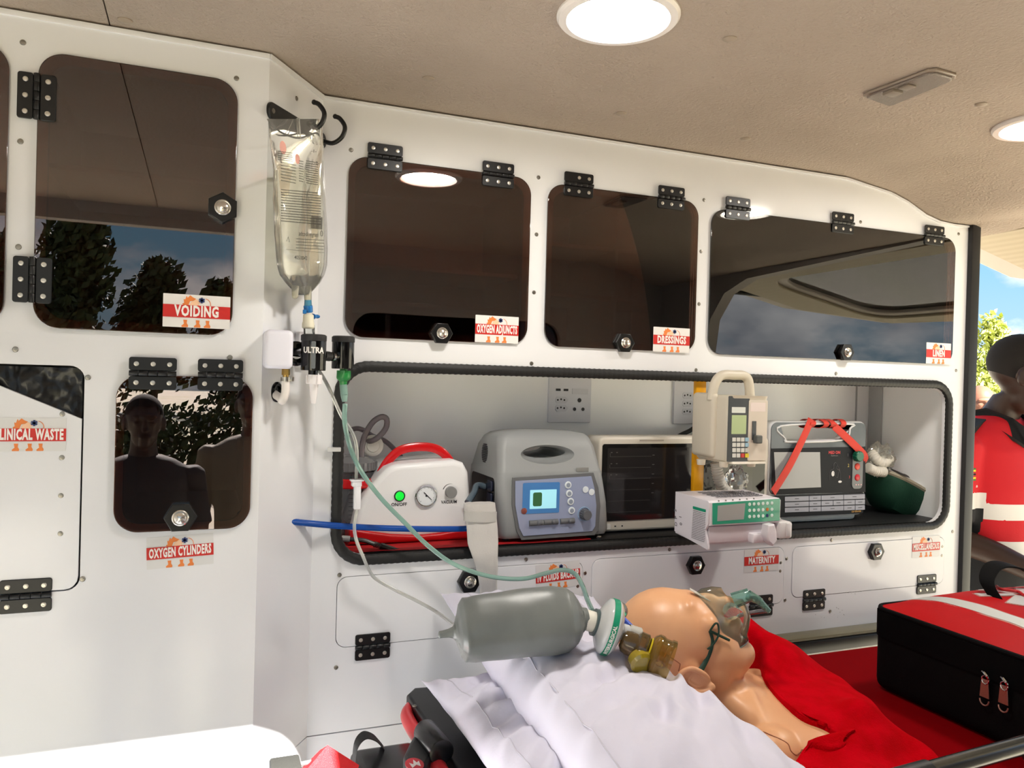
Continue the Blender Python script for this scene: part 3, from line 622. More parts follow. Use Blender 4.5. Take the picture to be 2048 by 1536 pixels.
me = wrap(G().text('ULTRA', .0135, Matrix.Identity(4), 0, .003, .85, .0004, .0006).out(), fA, R1+.0003, va); mk('lettering', me, LETTER, t, smooth=0)
me = wrap(G().plate([rr(-.0035, -.027, .0035, .018, .002)], Matrix.Identity(4), .0004).out(), fA, R1+.0001, va); mk('sight_glass', me, mat('flow_glass', (110, 114, 116), .1), t)
G().cyl(fA+V((0, 0, -H1/2)), fA+V((0, 0, -H1/2-.008)), .008).make('neck', BLKGLOSS, t)
nb = fA+V((.002, 0, -H1/2-.007))
g = G().lathe([(.005, 0), (.0125, 0), (.0125, .015), (.0075, .016), (.0062, .032), (.0040, .046), (.0036, .048), (0, .048)], nb, (0, 0, -1), 24)
for k in range(4):
    a = k*PI/2+.4; g.box((-.0022, .009, -.0155), (.0022, .0145, -.001), .0008, M=Matrix.Translation(nb) @ Matrix.Rotation(a, 4, 'Z'))
g.make('nipple', mat('white_nipple', (232, 228, 230), .35), t)
q = PL(601, 703, .0); qw = PW(min(q[0], PLEN), q[1])
G().lathe([(.011, .0), (.020, .0), (.021, .008), (.016, .012), (.009, .013)], fA+V((-.026, .033, -.002)), (fA-qw).normalized(), 28).make('probe_ring', BLKGLOSS, t)
G().cyl(fA+V((-.03, .035, 0)), fA, .008).make('probe', CHROME, t)
t2 = thing('flowmeter', 'plain black flowmeter with green nipple right of the ULTRA flowmeter', 'flowmeter', fB)
flow(t2, fB, .0195, .058, 0)
G().cyl(fA+V((.018, .016, -.004)), fA+V((.030, .028, -.005)), .0085, n=12).make('block', BLK, t2)
d_ = (fB-fA).normalized()
G().cyl(fA+V((.028, .026, -.005)), fB-d_*.012+V((0, 0, -.004)), .0062, n=6, bev=.0006).cyl(fA+V((.034, .031, -.005)), fA+V((.038, .035, -.005)), .0078).make('coupling', CHROME, t2)
GRN = mat('green_nipple', (38, 130, 62), .3)
gb = fB+V((.002, 0, -.029))
G().cyl(gb, gb+V((0, 0, -.006)), .007).lathe([(.004, .003), (.0125, .003), (.0128, .015), (.0118, .018), (.0070, .022), (.0052, .040), (0, .040)], gb, (0, 0, -1), 10).make('nipple', GRN, t2)
t = thing('oxygen_tube', 'pale green oxygen tubing sagging from the green nipple to the grey breathing bag', 'tube', gb)
PG = film('pale_green_tube', (196, 226, 218), .04, body=((168, 208, 196), .5))
G().cyl(gb+V((0, 0, -.028)), gb+V((.002, -.001, -.046)), .0068, .0068).cyl(gb+V((.002, -.001, -.046)), gb+V((.003, -.001, -.058)), .0068, .0045).make('socket', PG, t)
OT = [(690, 808, 1.398), (690, 850, 1.41), (704, 905, 1.44), (727, 950, 1.455), (765, 1000, 1.46), (812, 1048, 1.46), (852, 1088, 1.458), (900, 1124, 1.455), (950, 1145, 1.44), (1000, 1156, 1.43), (1050, 1157, 1.42), (1090, 1147, 1.40), (1125, 1140, 1.37), (1150, 1148, 1.33), (1165, 1172, 1.28), (1175, 1200, 1.22), (1185, 1222, 1.16)]
G().tube([W(*p) for p in OT], .0044, 10).make('tubing', PG, t)
t = G().tube([W(*p) for p in ((480, 1029, 1.375), (497, 1032, 1.36), (530, 1037, 1.40), (600, 1045, 1.455), (680, 1052, 1.485), (760, 1056, 1.50), (850, 1058, 1.505), (935, 1057, 1.52), (980, 1050, 1.60))], .0061, 12).make('air_hose', mat('blue_hose', (20, 74, 158), .22), label='bright blue hose from the small left cupboard into the recess', cat='hose')
# ================================================================ equipment on the recess shelf
NF = NFLOOR
def pz(px, py, Y): p = W(px, py, Y); return p.x, p.z
# red cloth lying on the shelf at the left, under the suction unit and ventilator
REDC = mat('red_shelf_cloth', (168, 10, 18), .75, bump=('noise', 120, .4))
xa, xb = NX0+.025, .80
def cloth(u, v):
    x = xa+u*(xb-xa); y = D+.022+v*.20
    return V((x, y, NF+.0015+.0014*noise.noise(V((x*18, y*18, 0)))+.0012))
G().grid(cloth, 60, 24, .0012).make('shelf_cloth', REDC, label='red cloth spread on the left end of the recess shelf', cat='cloth')
CT = NF+.0045
# ---- suction unit
t = thing('suction_unit', 'white and red suction pump with a vacuum gauge and green power button', 'suction pump', (.41, 1.62, CT))
SY = 1.58; SD = .15
SW_ = mat('white_abs', (238, 238, 240), .32)
body = [(704, 1063), (712, 1028), (724, 1000), (742, 972), (760, 952), (775, 936), (792, 929), (910, 920), (928, 926), (938, 945), (942, 1000), (938, 1062), (900, 1066), (870, 1072), (835, 1076), (780, 1074), (735, 1068)]
G().plate([qpoly(body, SY)], MW(SY), SD, .012, z0=-SD, res=4).make('housing', SW_, t)
base = [(696, 1056), (735, 1062), (780, 1068), (835, 1070), (880, 1066), (942, 1054), (934, 1104), (720, 1106), (696, 1104)]
q = qpoly(base, SY); q = [(x, max(z, CT)) for x, z in q]
G().plate([q], MW(SY), SD+.005, .006, z0=-SD-.0, res=3).make('red_base', mat('red_abs', (186, 14, 20), .3), t)
har = [(757, 962), (764, 942), (778, 920), (800, 901), (832, 894), (862, 895), (884, 904), (900, 922)]
pts = [W(x, y, SY+.045) for x, y in har]
G().tube(pts, .0095, 12, 6, flat=.55, up=(0, 1, 0)).make('handle', mat('red_gloss', (205, 20, 26), .2), t)
c = V(W(799, 992, SY)); 
G().lathe([(.0115, 0), (.0115, .002), (.010, .003), (.009, .002)], c, (0, -1, 0), 28).make('button_ring', BLK, t)
G().lathe([(.0092, 0), (.0092, .0022), (.006, .0036), (0, .004)], c, (0, -1, 0), 28).make('power_button', mat('green_button', (10, 190, 50), .3, emit=((10, 230, 60), .35)), t)
c = V(W(852, 991, SY))
G().lathe([(.0235, 0), (.0238, .004), (.0225, .006), (.0205, .0055), (.0200, .003)], c, (0, -1, 0), 40).make('gauge_rim', CHROME, t)
dial = G().plate([circ(c.x, c.z, .0203, 40)], MW(SY), .0030).make('gauge_dial', mat('dial_white', (236, 240, 244), .3), t)
g = G()
for k in range(28):
    a = math.radians(225-k*10); r0, r1 = (.0150 if k % 3 == 0 else .0168), .0188
    g.plate([[(c.x+r0*math.cos(a)-.0002*math.sin(a), c.z+r0*math.sin(a)+.0002*math.cos(a)), (c.x+r1*math.cos(a)-.0002*math.sin(a), c.z+r1*math.sin(a)+.0002*math.cos(a)), (c.x+r1*math.cos(a)+.0003*math.sin(a), c.z+r1*math.sin(a)-.0003*math.cos(a)), (c.x+r0*math.cos(a)+.0003*math.sin(a), c.z+r0*math.sin(a)-.0003*math.cos(a))]], MW(SY-.003), .0001)
g.plate([[(c.x-.006, c.z+.0062), (c.x-.0048, c.z+.0078), (c.x+.0118, c.z-.0086), (c.x+.011, c.z-.0094)]], MW(SY-.0034), .0004).plate([circ(c.x, c.z, .0022, 12)], MW(SY-.0034), .0008)
g.make('gauge_needle', INK, t, smooth=0)
c = V(W(901, 984, SY))
G().lathe([(.0125, 0), (.0122, .008), (.0112, .009), (0, .009)], c, (0, -1, 0), 32).box(c+V((-.006, -.0098, -.0004)), c+V((-.002, -.0088, .0004))).make('vacuum_knob', mat('grey_knob', (132, 132, 132), .4), t)
G().text('ON/OFF', .0095, MW(SY-.0004), W(798, 1010, SY).x, W(798, 1009, SY).z, .95, .00015).make('lettering', INK, t, smooth=0)
g = G().text('VACUUM', .0092, MW(SY-.0004), W(898, 1003, SY).x, W(898, 1004, SY).z, .9, .00015).make('lettering', INK, t, smooth=0)
g = G()
g.plate([[(c.x+(.0175+s*.0009*(1-i/8))*math.cos(math.radians(160-i*11)), c.z+(.0175+s*.0009*(1-i/8))*math.sin(math.radians(160-i*11))) for s, rng in ((1, range(9)), (-1, range(8, -1, -1))) for i in rng]], MW(SY-.0004), .0002)
g.make('dial_arc', INK, t, smooth=0)
# collection jar beside it
JX, JY = W(722, 1000, 1.66).x, 1.66
JAR = film('smoky_jar', (214, 214, 216), .03, body=((120, 124, 130), .22))
jz0, jz1 = CT, W(700, 940, 1.66).z
G().lathe([(0, 0), (.043, 0), (.047, .004), (.047, jz1-jz0-.002), (.045, jz1-jz0)], (JX-.02, JY, jz0), (0, 0, 1), 40).make('jar', JAR, t)
G().lathe([(.049, W(700, 972, 1.66).z-jz0), (.0505, W(700, 970, 1.66).z-jz0), (.0505, W(700, 955, 1.66).z-jz0), (.049, W(700, 953, 1.66).z-jz0)], (JX-.02, JY, jz0), (0, 0, 1), 40).make('jar_band', mat('red_gloss'), t)
G().box((JX-.02, 1.60, W(700, 970, 1.66).z), (JX+.06, 1.70, W(700, 956, 1.66).z), .003).make('jar_bracket', mat('red_gloss'), t)
lid = G().lathe([(0, jz1-jz0+.004), (.047, jz1-jz0+.004), (.050, jz1-jz0+.002), (.050, jz1-jz0+.019), (.047, jz1-jz0+.022), (.030, jz1-jz0+.030), (0, jz1-jz0+.033)], (JX-.02, JY, jz0), (0, 0, 1), 40)
for k in range(30):
    a = 2*PI*k/30; lid.box((-.0012, -.0013, jz1-jz0+.003), (.0012, .0013, jz1-jz0+.019), M=Matrix.Translation((JX-.02+.0505*math.cos(a), JY+.0505*math.sin(a), jz0)))
lid.make('jar_lid', film('smoky_lid', (190, 190, 192), .05, body=((150, 150, 152), .5)), t)
g = G()
for k in range(13):
    z = jz0+.02+k*.0085; g.rings([[V((JX-.02+.0475*math.sin(a), JY-.0475*math.cos(a), z+d)) for d in (0, .0007)] + [V((JX-.02+.0478*math.sin(a), JY-.0478*math.cos(a), z+d)) for d in (.0007, 0)] for a in [(-.3+ (.9 if k % 2 else .6)*i/8) for i in range(9)]])
g.make('scale_marks', INK, t, kind='stuff', smooth=0)
SM = film('smoky_hose', (206, 198, 202), .06, body=((132, 122, 128), .55))
P_ = [(723, 918, 1.64), (724, 895, 1.64), (730, 870, 1.64), (745, 845, 1.63), (762, 834, 1.62), (773, 838, 1.62), (772, 855, 1.63), (758, 873, 1.64), (742, 882, 1.65), (728, 880, 1.67)]
G().tube([W(*p) for p in P_], .0062, 12).make('suction_hose', SM, t)
c = V(W(745, 891, 1.66)); G().lathe([(0, -.006), (.020, -.006), (.0225, -.004), (.0225, .004), (.020, .006), (.014, .0065), (.013, .0085), (0, .0085)], c, (0, -1, 0), 36).cyl(c+V((-.018, 0, -.004)), c+V((-.03, 0, -.012)), .007).make('filter_disc', mat('filter_white', (214, 212, 206), .4), t)
P_ = [(688, 872, 1.70), (700, 861, 1.70), (715, 857, 1.70), (730, 862, 1.70), (745, 872, 1.70), (770, 882, 1.71), (790, 900, 1.72), (808, 922, 1.73), (820, 945, 1.73)]
G().tube([W(*p) for p in P_], .0055, 10).make('vacuum_hose', SM, t)
# ---- black power lead with kettle plug
g = thing('power_lead', 'black power lead with a plug on the red cloth at the left of the recess', 'cable', W(740, 1090, 1.53))
P_ = [(684, 1077, 1.55), (705, 1079, 1.545), (728, 1081, 1.54), (748, 1088, 1.535)]
Q = [W(*p) for p in P_]
G().tube(Q, .0045, 10).make('cord', BLK, g)
a, b = W(700, 1078, 1.546), W(684, 1077, 1.55); G().tube([a, b], .0062, 10, 0).make('tape', mat('grey_tape', (150, 150, 148), .5), g, label='grey tape wound on the lead')
a, b = W(748, 1088, 1.535), W(762, 1093, 1.532); gg = G()
for k in range(6): q_ = a.lerp(b, k/6); gg.cyl(q_, q_+(b-a)/9, .0062-.0002*k, n=12)
a, b = W(761, 1092, 1.532), W(788, 1101, 1.53); d_ = (b-a).normalized()
gg.tube([a, a.lerp(b, .3), b], .0085, 8, 0, flat=.8).tube([b-d_*.001, b+d_*.020], .0065, 6, 0)
gg.make('plug', BLK, g)
# ---- socket plates on the back of the recess
SOCK = mat('socket_white', (216, 218, 226), .3)
def plugholes(g, cx, cz, M, k=1.0):
    for dx, dz in ((-.010, 0), (0, .0018), (.010, 0)): g.plate([circ(cx+dx*k*.9-.002, cz+dz*k, .0024*k, 10)], M, .0004)
def socket(a, b, label, three):
    x0, z1 = pz(a[0], a[1], NB); x1, z0 = pz(b[0], b[1], NB)
    t = thing('socket_plate', label, 'socket', ((x0+x1)/2, NB, (z0+z1)/2)); M = MW(NB)
    G().plate([rr(x0, z0, x1, z1, .003)], M, .008, .0012).make('plate', SOCK, t)
    w_, h_ = x1-x0, z1-z0; MF = MW(NB-.008)
    def rec(cx, cz, i):
        o = [(cx-.017, cz-.004), (cx-.013, cz-.0085), (cx+.011, cz-.0085), (cx+.019, cz), (cx+.011, cz+.0085), (cx-.013, cz+.0085), (cx-.017, cz+.004)]
        r = G().plate([o], MF, .0012, .0003).make('outlet', mat('socket_insert', (204, 206, 214), .3), t)
        h = G(); plugholes(h, cx, cz, MW(NB-.0092)); h.make('pin_holes', INK, r, smooth=0)
    if three:
        for i in range(3): rec(x0+.043, z1-h_*(.33+.19*i), i)
    else:
        rec(x0+w_*.30, z1-h_*.50, 0); rec(x0+w_*.30, z1-h_*.68, 1)
        g = G()
        for dx in (.16, .34): g.plate([rr(x0+w_*dx, z1-h_*.30, x0+w_*(dx+.11), z1-h_*.25, .0006)], MF, .0005)
        g.make('usb_ports', INK, t, smooth=0)
        G().plate([rr(x0+w_*.54, z1-h_*.36, x0+w_*.92, z1-h_*.24, .001)], MF, .002, .0005).make('switch', mat('socket_insert'), t)
        g = G().plate([circ(x0+w_*.72, z1-h_*.50, .0055, 16)], MF, .0005).plate([circ(x0+w_*.61, z1-h_*.70, .0045, 16)], MF, .0005).plate([circ(x0+w_*.81, z1-h_*.70, .0045, 16)], MF, .0005)
        g.make('pin_holes', INK, t, smooth=0)
socket((1096, 754), (1178, 845), 'white wall socket with two USB ports above the grey ventilator', False)
socket((1346, 762), (1412, 848), 'white triple wall socket partly behind the cream infusion pump', True)
G().tube([W(1420, 812, 1.77), W(1405, 838, 1.765), W(1385, 858, 1.75), W(1358, 872, 1.74), W(1345, 885, 1.73)], .006, 10).make('black_cable', BLK, label='black cable hanging from the triple socket behind the monitor', cat='cable')
# ---- ventilator
GV = mat('ventilator_grey', (146, 149, 150), .42, bump=('noise', 900, .08)); 
t = thing('ventilator', 'grey portable ventilator with carry handle and blue lit screen', 'ventilator', (.71, 1.6, CT+.002))
def rrect3(x0, x1, y0, y1, z, r, dz=0):
    return [V((a, b, z)) for a, b in rr(x0, y0, x1, y1, r, 5)]
z0_ = CT+.006
prof = [(z0_, .592, .842, 1.530, 1.725, .012), (z0_+.012, .586, .847, 1.524, 1.735, .016), (z0_+.07, .584, .842, 1.524, 1.735, .016), (z0_+.138, .582, .830, 1.528, 1.72, .016), (z0_+.142, .584, .828, 1.530, 1.718, .016), (z0_+.19, .587, .820, 1.545, 1.69, .018), (z0_+.211, .591, .812, 1.553, 1.665, .02), (z0_+.219, .600, .803, 1.562, 1.652, .02), (z0_+.224, .625, .775, 1.575, 1.64, .02), (z0_+.226, .66, .74, 1.59, 1.62, .015)]
me = G().rings([rrect3(a, b, c_, d_, z, r) for z, a, b, c_, d_, r in prof]).out()
hc = W(1098, 909, 1.535); tool = G().sph((hc.x, 1.535, hc.z), (.064, .040, .0205), u=40, v=20).out()
me = cut(me, tool)
tool = G().rings([[V((hc.x+.050*math.cos(a), y, hc.z+.002+.0125*math.sin(a))) for a in [2*PI*i/32 for i in range(32)]] for y in (1.50, 1.75)]).out()
me = cut(me, tool)
mk('housing', me, GV, t, smooth=40)
def plane_tilt(px, py): return W(px, py, 1.5235)
fp = [(1030, 962), (1182, 952), (1188, 975), (1192, 1010), (1190, 1052), (1184, 1062), (1046, 1072), (1038, 1056), (1030, 1010)]
G().plate([qpoly([(1024, 955), (1186, 945), (1196, 975), (1200, 1012), (1196, 1060), (1188, 1070), (1042, 1080), (1032, 1062), (1023, 1010)], 1.524)], MW(1.524), .003, .001).make('panel_frame', mat('vent_frame', (104, 106, 108), .4), t)
fpn = G().plate([qpoly(fp, 1.521)], MW(1.521), .002, .0005).make('control_panel', mat('vent_panel', (146, 156, 184), .15, coat=.5), t)
VY = 1.5188
G().plate([qrect((1046, 966), (1118, 1025), VY)], MW(VY), .0006).make('screen_surround', mat('vent_blue', (72, 128, 190), .15), fpn)
G().plate([qrect((1060, 980), (1112, 1016), VY, .001)], MW(VY-.0006), .0004).make('screen', mat('vent_screen', (150, 205, 215), .08, emit=((140, 200, 215), .35)), fpn)
G().plate([qrect((1066, 985), (1083, 1012), VY, .004)], MW(VY-.001), .0003).make('screen_graph', mat('vent_screen_green', (60, 110, 70), .1), fpn)
ring = mat('button_white', (220, 228, 232), .3)
for x, y in ((1136, 970), (1138, 987), (1141, 1003), (1143, 1021)):
    c = V(W(x, y, VY)); b = G().lathe([(.0078, 0), (.0078, .0012), (.0070, .002), (0, .0021)], c, (0, -1, 0), 24).make('button', ring, t)
    G().lathe([(.0048, 0), (.0048, .0004), (0, .0004)], c+V((0, -.0021, 0)), (0, -1, 0), 16).make('button_symbol', mat('grey_symbol', (140, 150, 165), .4), b)
for x, y in ((1171, 979), (1183, 984)):
    c = V(W(x, y, VY)); G().lathe([(.0070, 0), (.0070, .0012), (0, .0018)], c, (0, -1, 0), 24).make('button', ring, t)
c = V(W(1048, 1022, VY)); G().lathe([(.0066, 0), (.0066, .001), (.0052, .002), (0, .0021)], c, (0, -1, 0), 24).make('button', mat('red_brown_button', (130, 70, 62), .3), t, label='round red-brown alarm button')
for x, y in ((1072, 1046), (1101, 1044), (1134, 1042)):
    a, b = W(x-14, y+1, VY), W(x+14, y-1, VY)
    s_ = G().tube([a, b], .0062, 12, 0).make('toggle_recess', mat('vent_frame'), t)
    G().sph(W(x+6, y, VY-.004), (.0058, .006, .0056)).make('toggle', mat('vent_toggle', (96, 98, 102), .3), s_)
c = V(W(1168, 1028, VY)); G().lathe([(.0155, 0), (.0155, .001), (.0145, .0012)], c, (0, -1, 0), 32).make('knob_ring', mat('pale_blue_ring', (150, 186, 214), .3), t)
kn = G().lathe([(.0115, 0), (.0108, .016), (.0098, .018), (0, .018)], c, (0, -1, 0), 32)
for k in range(16): a = 2*PI*k/16; kn.cyl(c+V((.0112*math.cos(a), -.002, .0112*math.sin(a))), c+V((.0106*math.cos(a), -.015, .0106*math.sin(a))), .0012, n=6)
kn.make('knob', mat('vent_knob', (92, 94, 98), .35), t)
G().plate([qrect((1153, 935), (1177, 943), 1.528, .001)], MW(1.5285), .0012, .0003).make('name_plate', mat('name_plate', (170, 172, 170), .3, .6), t)
# left side: grille, port bay
sxf = lambda z: .584 if z < z0_+.14 else .584+(z-z0_-.14)*.12
vc = V((.5868, 1.625, z0_+.172)); g = G()
for k in range(11):
    z = -.019+k*.0038; h = math.sqrt(max(0, .021**2-z*z))
    g.box((vc.x-.0035, vc.y-h*.8, vc.z+z-.0011), (vc.x+.002, vc.y+h*.8, vc.z+z+.0011))
g.make('speaker_slots', INK, t, kind='stuff')
G().plate([rr(-1.70, z0_+.012, -1.552, z0_+.125, .012)], ML(.5835), .0018, .0004).make('port_bay', BLKGLOSS, t)
for k in range(4): G().plate([rr(-1.585, z0_+.018+k*.026, -1.560, z0_+.040+k*.026, .004)], ML(.5817), .004, .001).make('port_cover', mat('dark_blue_plastic', (42, 46, 66), .25), t)
G().tube([V((.583, 1.61, z0_+.10)), V((.560, 1.60, z0_+.104)), W(948, 985, 1.58), W(935, 1005, 1.56)], .007, 12).make('elbow_hose', film('bluish_hose', (170, 190, 205), .06, body=((120, 140, 155), .5)), t)
for x, y in ((.61, 1.55), (.61, 1.70), (.82, 1.70), (.82, 1.55)): G().cyl((x, y, CT), (x, y, z0_+.002), .008).make('foot', RUBBER, t)
c = W(1196, 1078, 1.535); G().lathe([(.007, 0), (.006, .003), (.004, .004), (0, .004)], (c.x, 1.533, NF+.004), (0, -.4, .9), 16).make('foot_screw', CHROME, t)
# ---- patient monitor
MY = 1.575; mx0, mz1 = pz(1199, 874, MY); mx1 = W(1538, 900, MY).x; mz0 = NF+.004
CREAM = mat('cream_plastic_case', (206, 200, 188), .38)
t = thing('patient_monitor', 'wide black screened patient monitor in a cream case behind the pumps', 'monitor', ((mx0+mx1)/2, MY+.04, NF))
G().plate([rr(mx0, mz0, mx1, mz1, .014)], MW(MY), .075, .006, z0=-.075).make('case', CREAM, t)
bz = G().plate([rr(mx0+.008, mz0+.026, mx1-.012, mz1-.016, .006)], MW(MY), .0015, .0004).make('bezel', BLKGLOSS, t)
sx0, sz1 = pz(1215, 896, MY); sx1 = mx1-.05; sz0 = pz(1215, 1042, MY)[1]
G().plate([rr(sx0, sz0, sx1, sz1, .001)], MW(MY-.0015), .0004).make('screen', mat('dark_screen', (34, 32, 33), .06), bz)
g = G(); SYM = MW(MY-.002)
for k in range(6):
    z = sz1-.020-k*.0255; g.plate([[(sx0+.006, z), (sx0+.115, z+.0), (sx0+.115, z+.0004), (sx0+.006, z+.0004)]], SYM, .0001)
    if k < 3: g.plate([[(sx0+.006, z), (sx0+.0066, z), (sx0+.0066, z+.008), (sx0+.006, z+.008)]], SYM, .0001).plate([rr(sx0+.008, z+.009, sx0+.012, z+.0105, .0002)], SYM, .0001).plate([rr(sx0+.022, z+.009, sx0+.026, z+.0105, .0002)], SYM, .0001)
for k in range(5): g.plate([rr(sx0+.118, sz1-.018-k*.022, sx0+.124, sz1-.0165-k*.022, .0002)], SYM, .0001)
g.make('screen_lines', mat('screen_grey_lines', (92, 92, 88), .5), bz, kind='stuff', smooth=0)
G().plate([rr(mx0+.055+.05, mz1-.010, mx0+.17, mz1-.0065, .001)], MW(MY), .001).make('alarm_bar', mat('alarm_bar', (170, 162, 150), .4), t)
G().plate([rr(mx0+.010, mz0+.006, mx0+.034, mz0+.018, .002)], MW(MY), .002, .0005).make('power_key', mat('key_white', (224, 224, 222), .3), t)
g = G()
for k in (0, 1): g.plate([rr(mx0+.045+k*.018, mz0+.011, mx0+.049+k*.018, mz0+.014, .0005)], MW(MY), .0006)
g.make('indicator_marks', INK, t, smooth=0)
G().box((mx0+.02, MY+.01, NF), (mx1-.02, MY+.07, mz0+.003), .001).make('foot_rail', BLK, t)
# ---- yellow pole carrying the pumps
yx0, yx1 = W(1389, 870, 1.51).x, W(1409, 870, 1.51).x
G().box((yx0, 1.508, NF), (yx1, 1.520, z1-.001), .0015).make('pump_pole', mat('yellow_paint', (228, 162, 22), .3, vary=(8, (212, 146, 14), .4, .6)), label='upright yellow flat bar carrying the two pumps', cat='pole')
# ---- cream infusion pump
PY = 1.37; PBK = 1.487
px0 = W(1456, 850, PY).x; px1 = W(1536, 850, PY).x; pzb = W(1456, 928, PY).z; pzt = W(1500, 792, PY).z
PB = mat('pump_cream', (200, 192, 176), .42)
t = thing('infusion_pump', 'cream infusion pump with carry handle and grey keypad on the yellow pole', 'infusion pump', ((px0+px1)/2, 1.43, pzb))
def prow(z, k=0, dx=0): return [V((a, b, z)) for a, b in rr(px0-k+dx, PY+k, px1+k*0, PBK-k*0, .012, 5)]
me = G().rings([prow(pzb, -.006), prow(pzb+.006, 0), prow(pzt-.008, 0), prow(pzt, -.004)]).out()
mk('case', me, PB, t)
G().box((px0-.010, PY+.040, pzb+.008), (px0+.01, PBK+.004, pzt+.004), .012, 4).make('rear_case', PB, t)
ht = W(1465, 750, PY+.05).z
hp = [V((px0-.004, PY+.055, pzt-.012)), V((px0+.002, PY+.055, pzt+.02)), V((px0+.014, PY+.055, ht-.006)), V((px0+.03, PY+.055, ht)), V(((px0+px1)/2, PY+.055, ht)), V((px1-.028, PY+.055, ht)), V((px1-.014, PY+.055, ht-.008)), V((px1-.008, PY+.055, pzt+.016)), V((px1-.006, PY+.055, pzt-.01))]
G().tube(hp, .0105, 12, 5, flat=1.0, up=(0, 1, 0)).make('handle', PB, t)
kf = lambda a, b, r=.001: qrect(a, b, PY, r)
kp = G().plate([kf((1457, 792), (1495, 923), .002)], MW(PY), .0012).make('keypad', mat('pump_dark_grey', (58, 62, 66), .3), t)
G().plate([kf((1463, 814), (1490, 826))], MW(PY-.0012), .0004).make('display', mat('lcd_white', (212, 216, 210), .15), kp)
G().plate([kf((1463, 830), (1491, 868))], MW(PY-.0012), .0004).make('display', mat('lcd_green', (178, 196, 150), .08), kp)
for r in range(4):
    for k in range(4):
        x = 1467+k*8.6; y = 879+r*10.6; c_ = (206, 206, 200)
        nm = 'key_pale'; 
        if r == 3 and k == 2: nm, c_ = 'key_red', (190, 50, 44)
        if r == 3 and k == 3: nm, c_ = 'key_yellow', (222, 200, 40)
        if r < 2 and k == 3: nm, c_ = 'key_blue', (150, 186, 206)
        G().plate([kf((x-3.4, y-4), (x+3.4, y+4), .0006)], MW(PY-.0012), .0014, .0003).make('key', mat(nm, c_, .4), kp)
G().plate([kf((1497, 800), (1531, 921), .003)], MW(PY), .0025, .0006).make('door', mat('pump_door', (206, 196, 182), .4), t)
G().plate([kf((1500, 805), (1529, 823))], MW(PY-.0025), .0003).make('door_label', mat('pump_label', (220, 206, 200), .4), t)

G().plate([kf((1503, 842), (1509, 880), .001)], MW(PY-.0025), .002).make('latch_slot', mat('pump_dark_grey'), t)
G().plate([kf((1504, 870), (1516, 886), .003)], MW(PY-.0025), .013, .002).make('latch_lever', mat('lever_grey', (78, 80, 78), .35), t)
for x in (1402, 1447, 1502): a = W(x, 932, PY+ (.06 if x < 1440 else .012)); G().cyl((a.x, a.y, pzb-.008), (a.x, a.y, pzb+.004), .009, .010, 16, .001).make('foot', PB, t)
G().box((yx0-.004, PBK-.004, pzb+.05), (yx1+.012, 1.506, pzb+.09), .003).make('clamp', PB, t)
# ---- white volumetric pump with green keypad
LY = 1.34; lx0 = W(1419, 1040, LY).x; lx1 = W(1560, 1030, LY).x
lz0 = W(1420, 1096, LY).z; lz1 = W(1420, 1002, LY).z; lb = 1.462
LW_ = mat('white_pump_case', (222, 218, 224), .38)
t = thing('syringe_pump', 'white pump with green keypad and pen marks DPS 01 on its side', 'syringe pump', ((lx0+lx1)/2, 1.40, lz0))
lm = W(1420, 1052, LY).z
cs = [V((0, LY, lm)), V((0, LY-.001, lz1-.004)), V((0, LY+.004, lz1)), V((0, lb, lz1+.002)), V((0, lb, lz0+.008)), V((0, LY+.028, lz0)), V((0, LY+.026, lm-.004))]
G().rings([[V((x, p.y, p.z)) for p in cs] for x in (lx0, lx1)]).make('case', LW_, t, smooth=20)
# left end cheek reaching lower
ck = [(-lb, lz1+.002), (-LY-.004, lz1), (-LY+.001, lz1-.004), (-LY, lm+.004), (-LY-.010, lm-.010), (-LY+.001, lz0+.004), (-LY+.000, lz0-.004), (-lb, lz0+.012)]
G().plate([ck], ML(lx0), .005, .0008, z0=-.002).make('end_cheek', LW_, t)
mid = W(1490, 1078, LY+.02)
G().box((lx0+.004, LY+.006, lz0+.008), (lx1-.004, LY+.04, lm-.003), .002).make('lower_body', mat('pump_pinkish', (208, 200, 206), .4), t)
kp = G().plate([[(W(1424, 1048, LY).x, W(1424, 1049, LY).z), (W(1558, 1040, LY).x, W(1558, 1041, LY).z), (W(1559, 997, LY).x, W(1559, 997, LY).z), (W(1424, 1006, LY).x, W(1424, 1006, LY).z)]], MW(LY-.001), .0014, .0004).make('keypad', mat('green_keypad', (30, 148, 116), .2, coat=.4), t)
G().plate([[(W(1433, 1042, LY).x, W(1433, 1042, LY).z), (W(1486, 1037, LY).x, W(1486, 1038, LY).z), (W(1489, 1006, LY).x, W(1489, 1006, LY).z), (W(1434, 1011, LY).x, W(1434, 1011, LY).z)]], MW(LY-.0024), .0005).make('display', mat('silver_lcd', (176, 178, 176), .08, .3), kp)
for r in range(3):
    for k in range(6):
        x = 1499+k*8.9; y = 1008.5+r*12.3-k*.5; nm, c_ = 'key_mint', (206, 228, 220)
        if r == 1 and k == 4: nm, c_ = 'key_orange', (196, 120, 50)
        if r == 2 and k == 4: nm, c_ = 'key_navy', (24, 52, 96)
        c = V(W(x, y, LY-.0024)); G().lathe([(.0036, 0), (.0036, .0008), (0, .0012)], c, (0, -1, 0), 14).make('key', mat(nm, c_, .35), kp)
g = G()
for k in range(6): g.cyl(W(1437+k*14, 1001.5-k*.9, LY+.001), W(1437+k*14, 1001.5-k*.9, LY+.001)+V((0, -.002, 0)), .0015, n=8)
g.make('indicator_lamps', mat('lamp_dim', (120, 120, 116), .4), t)
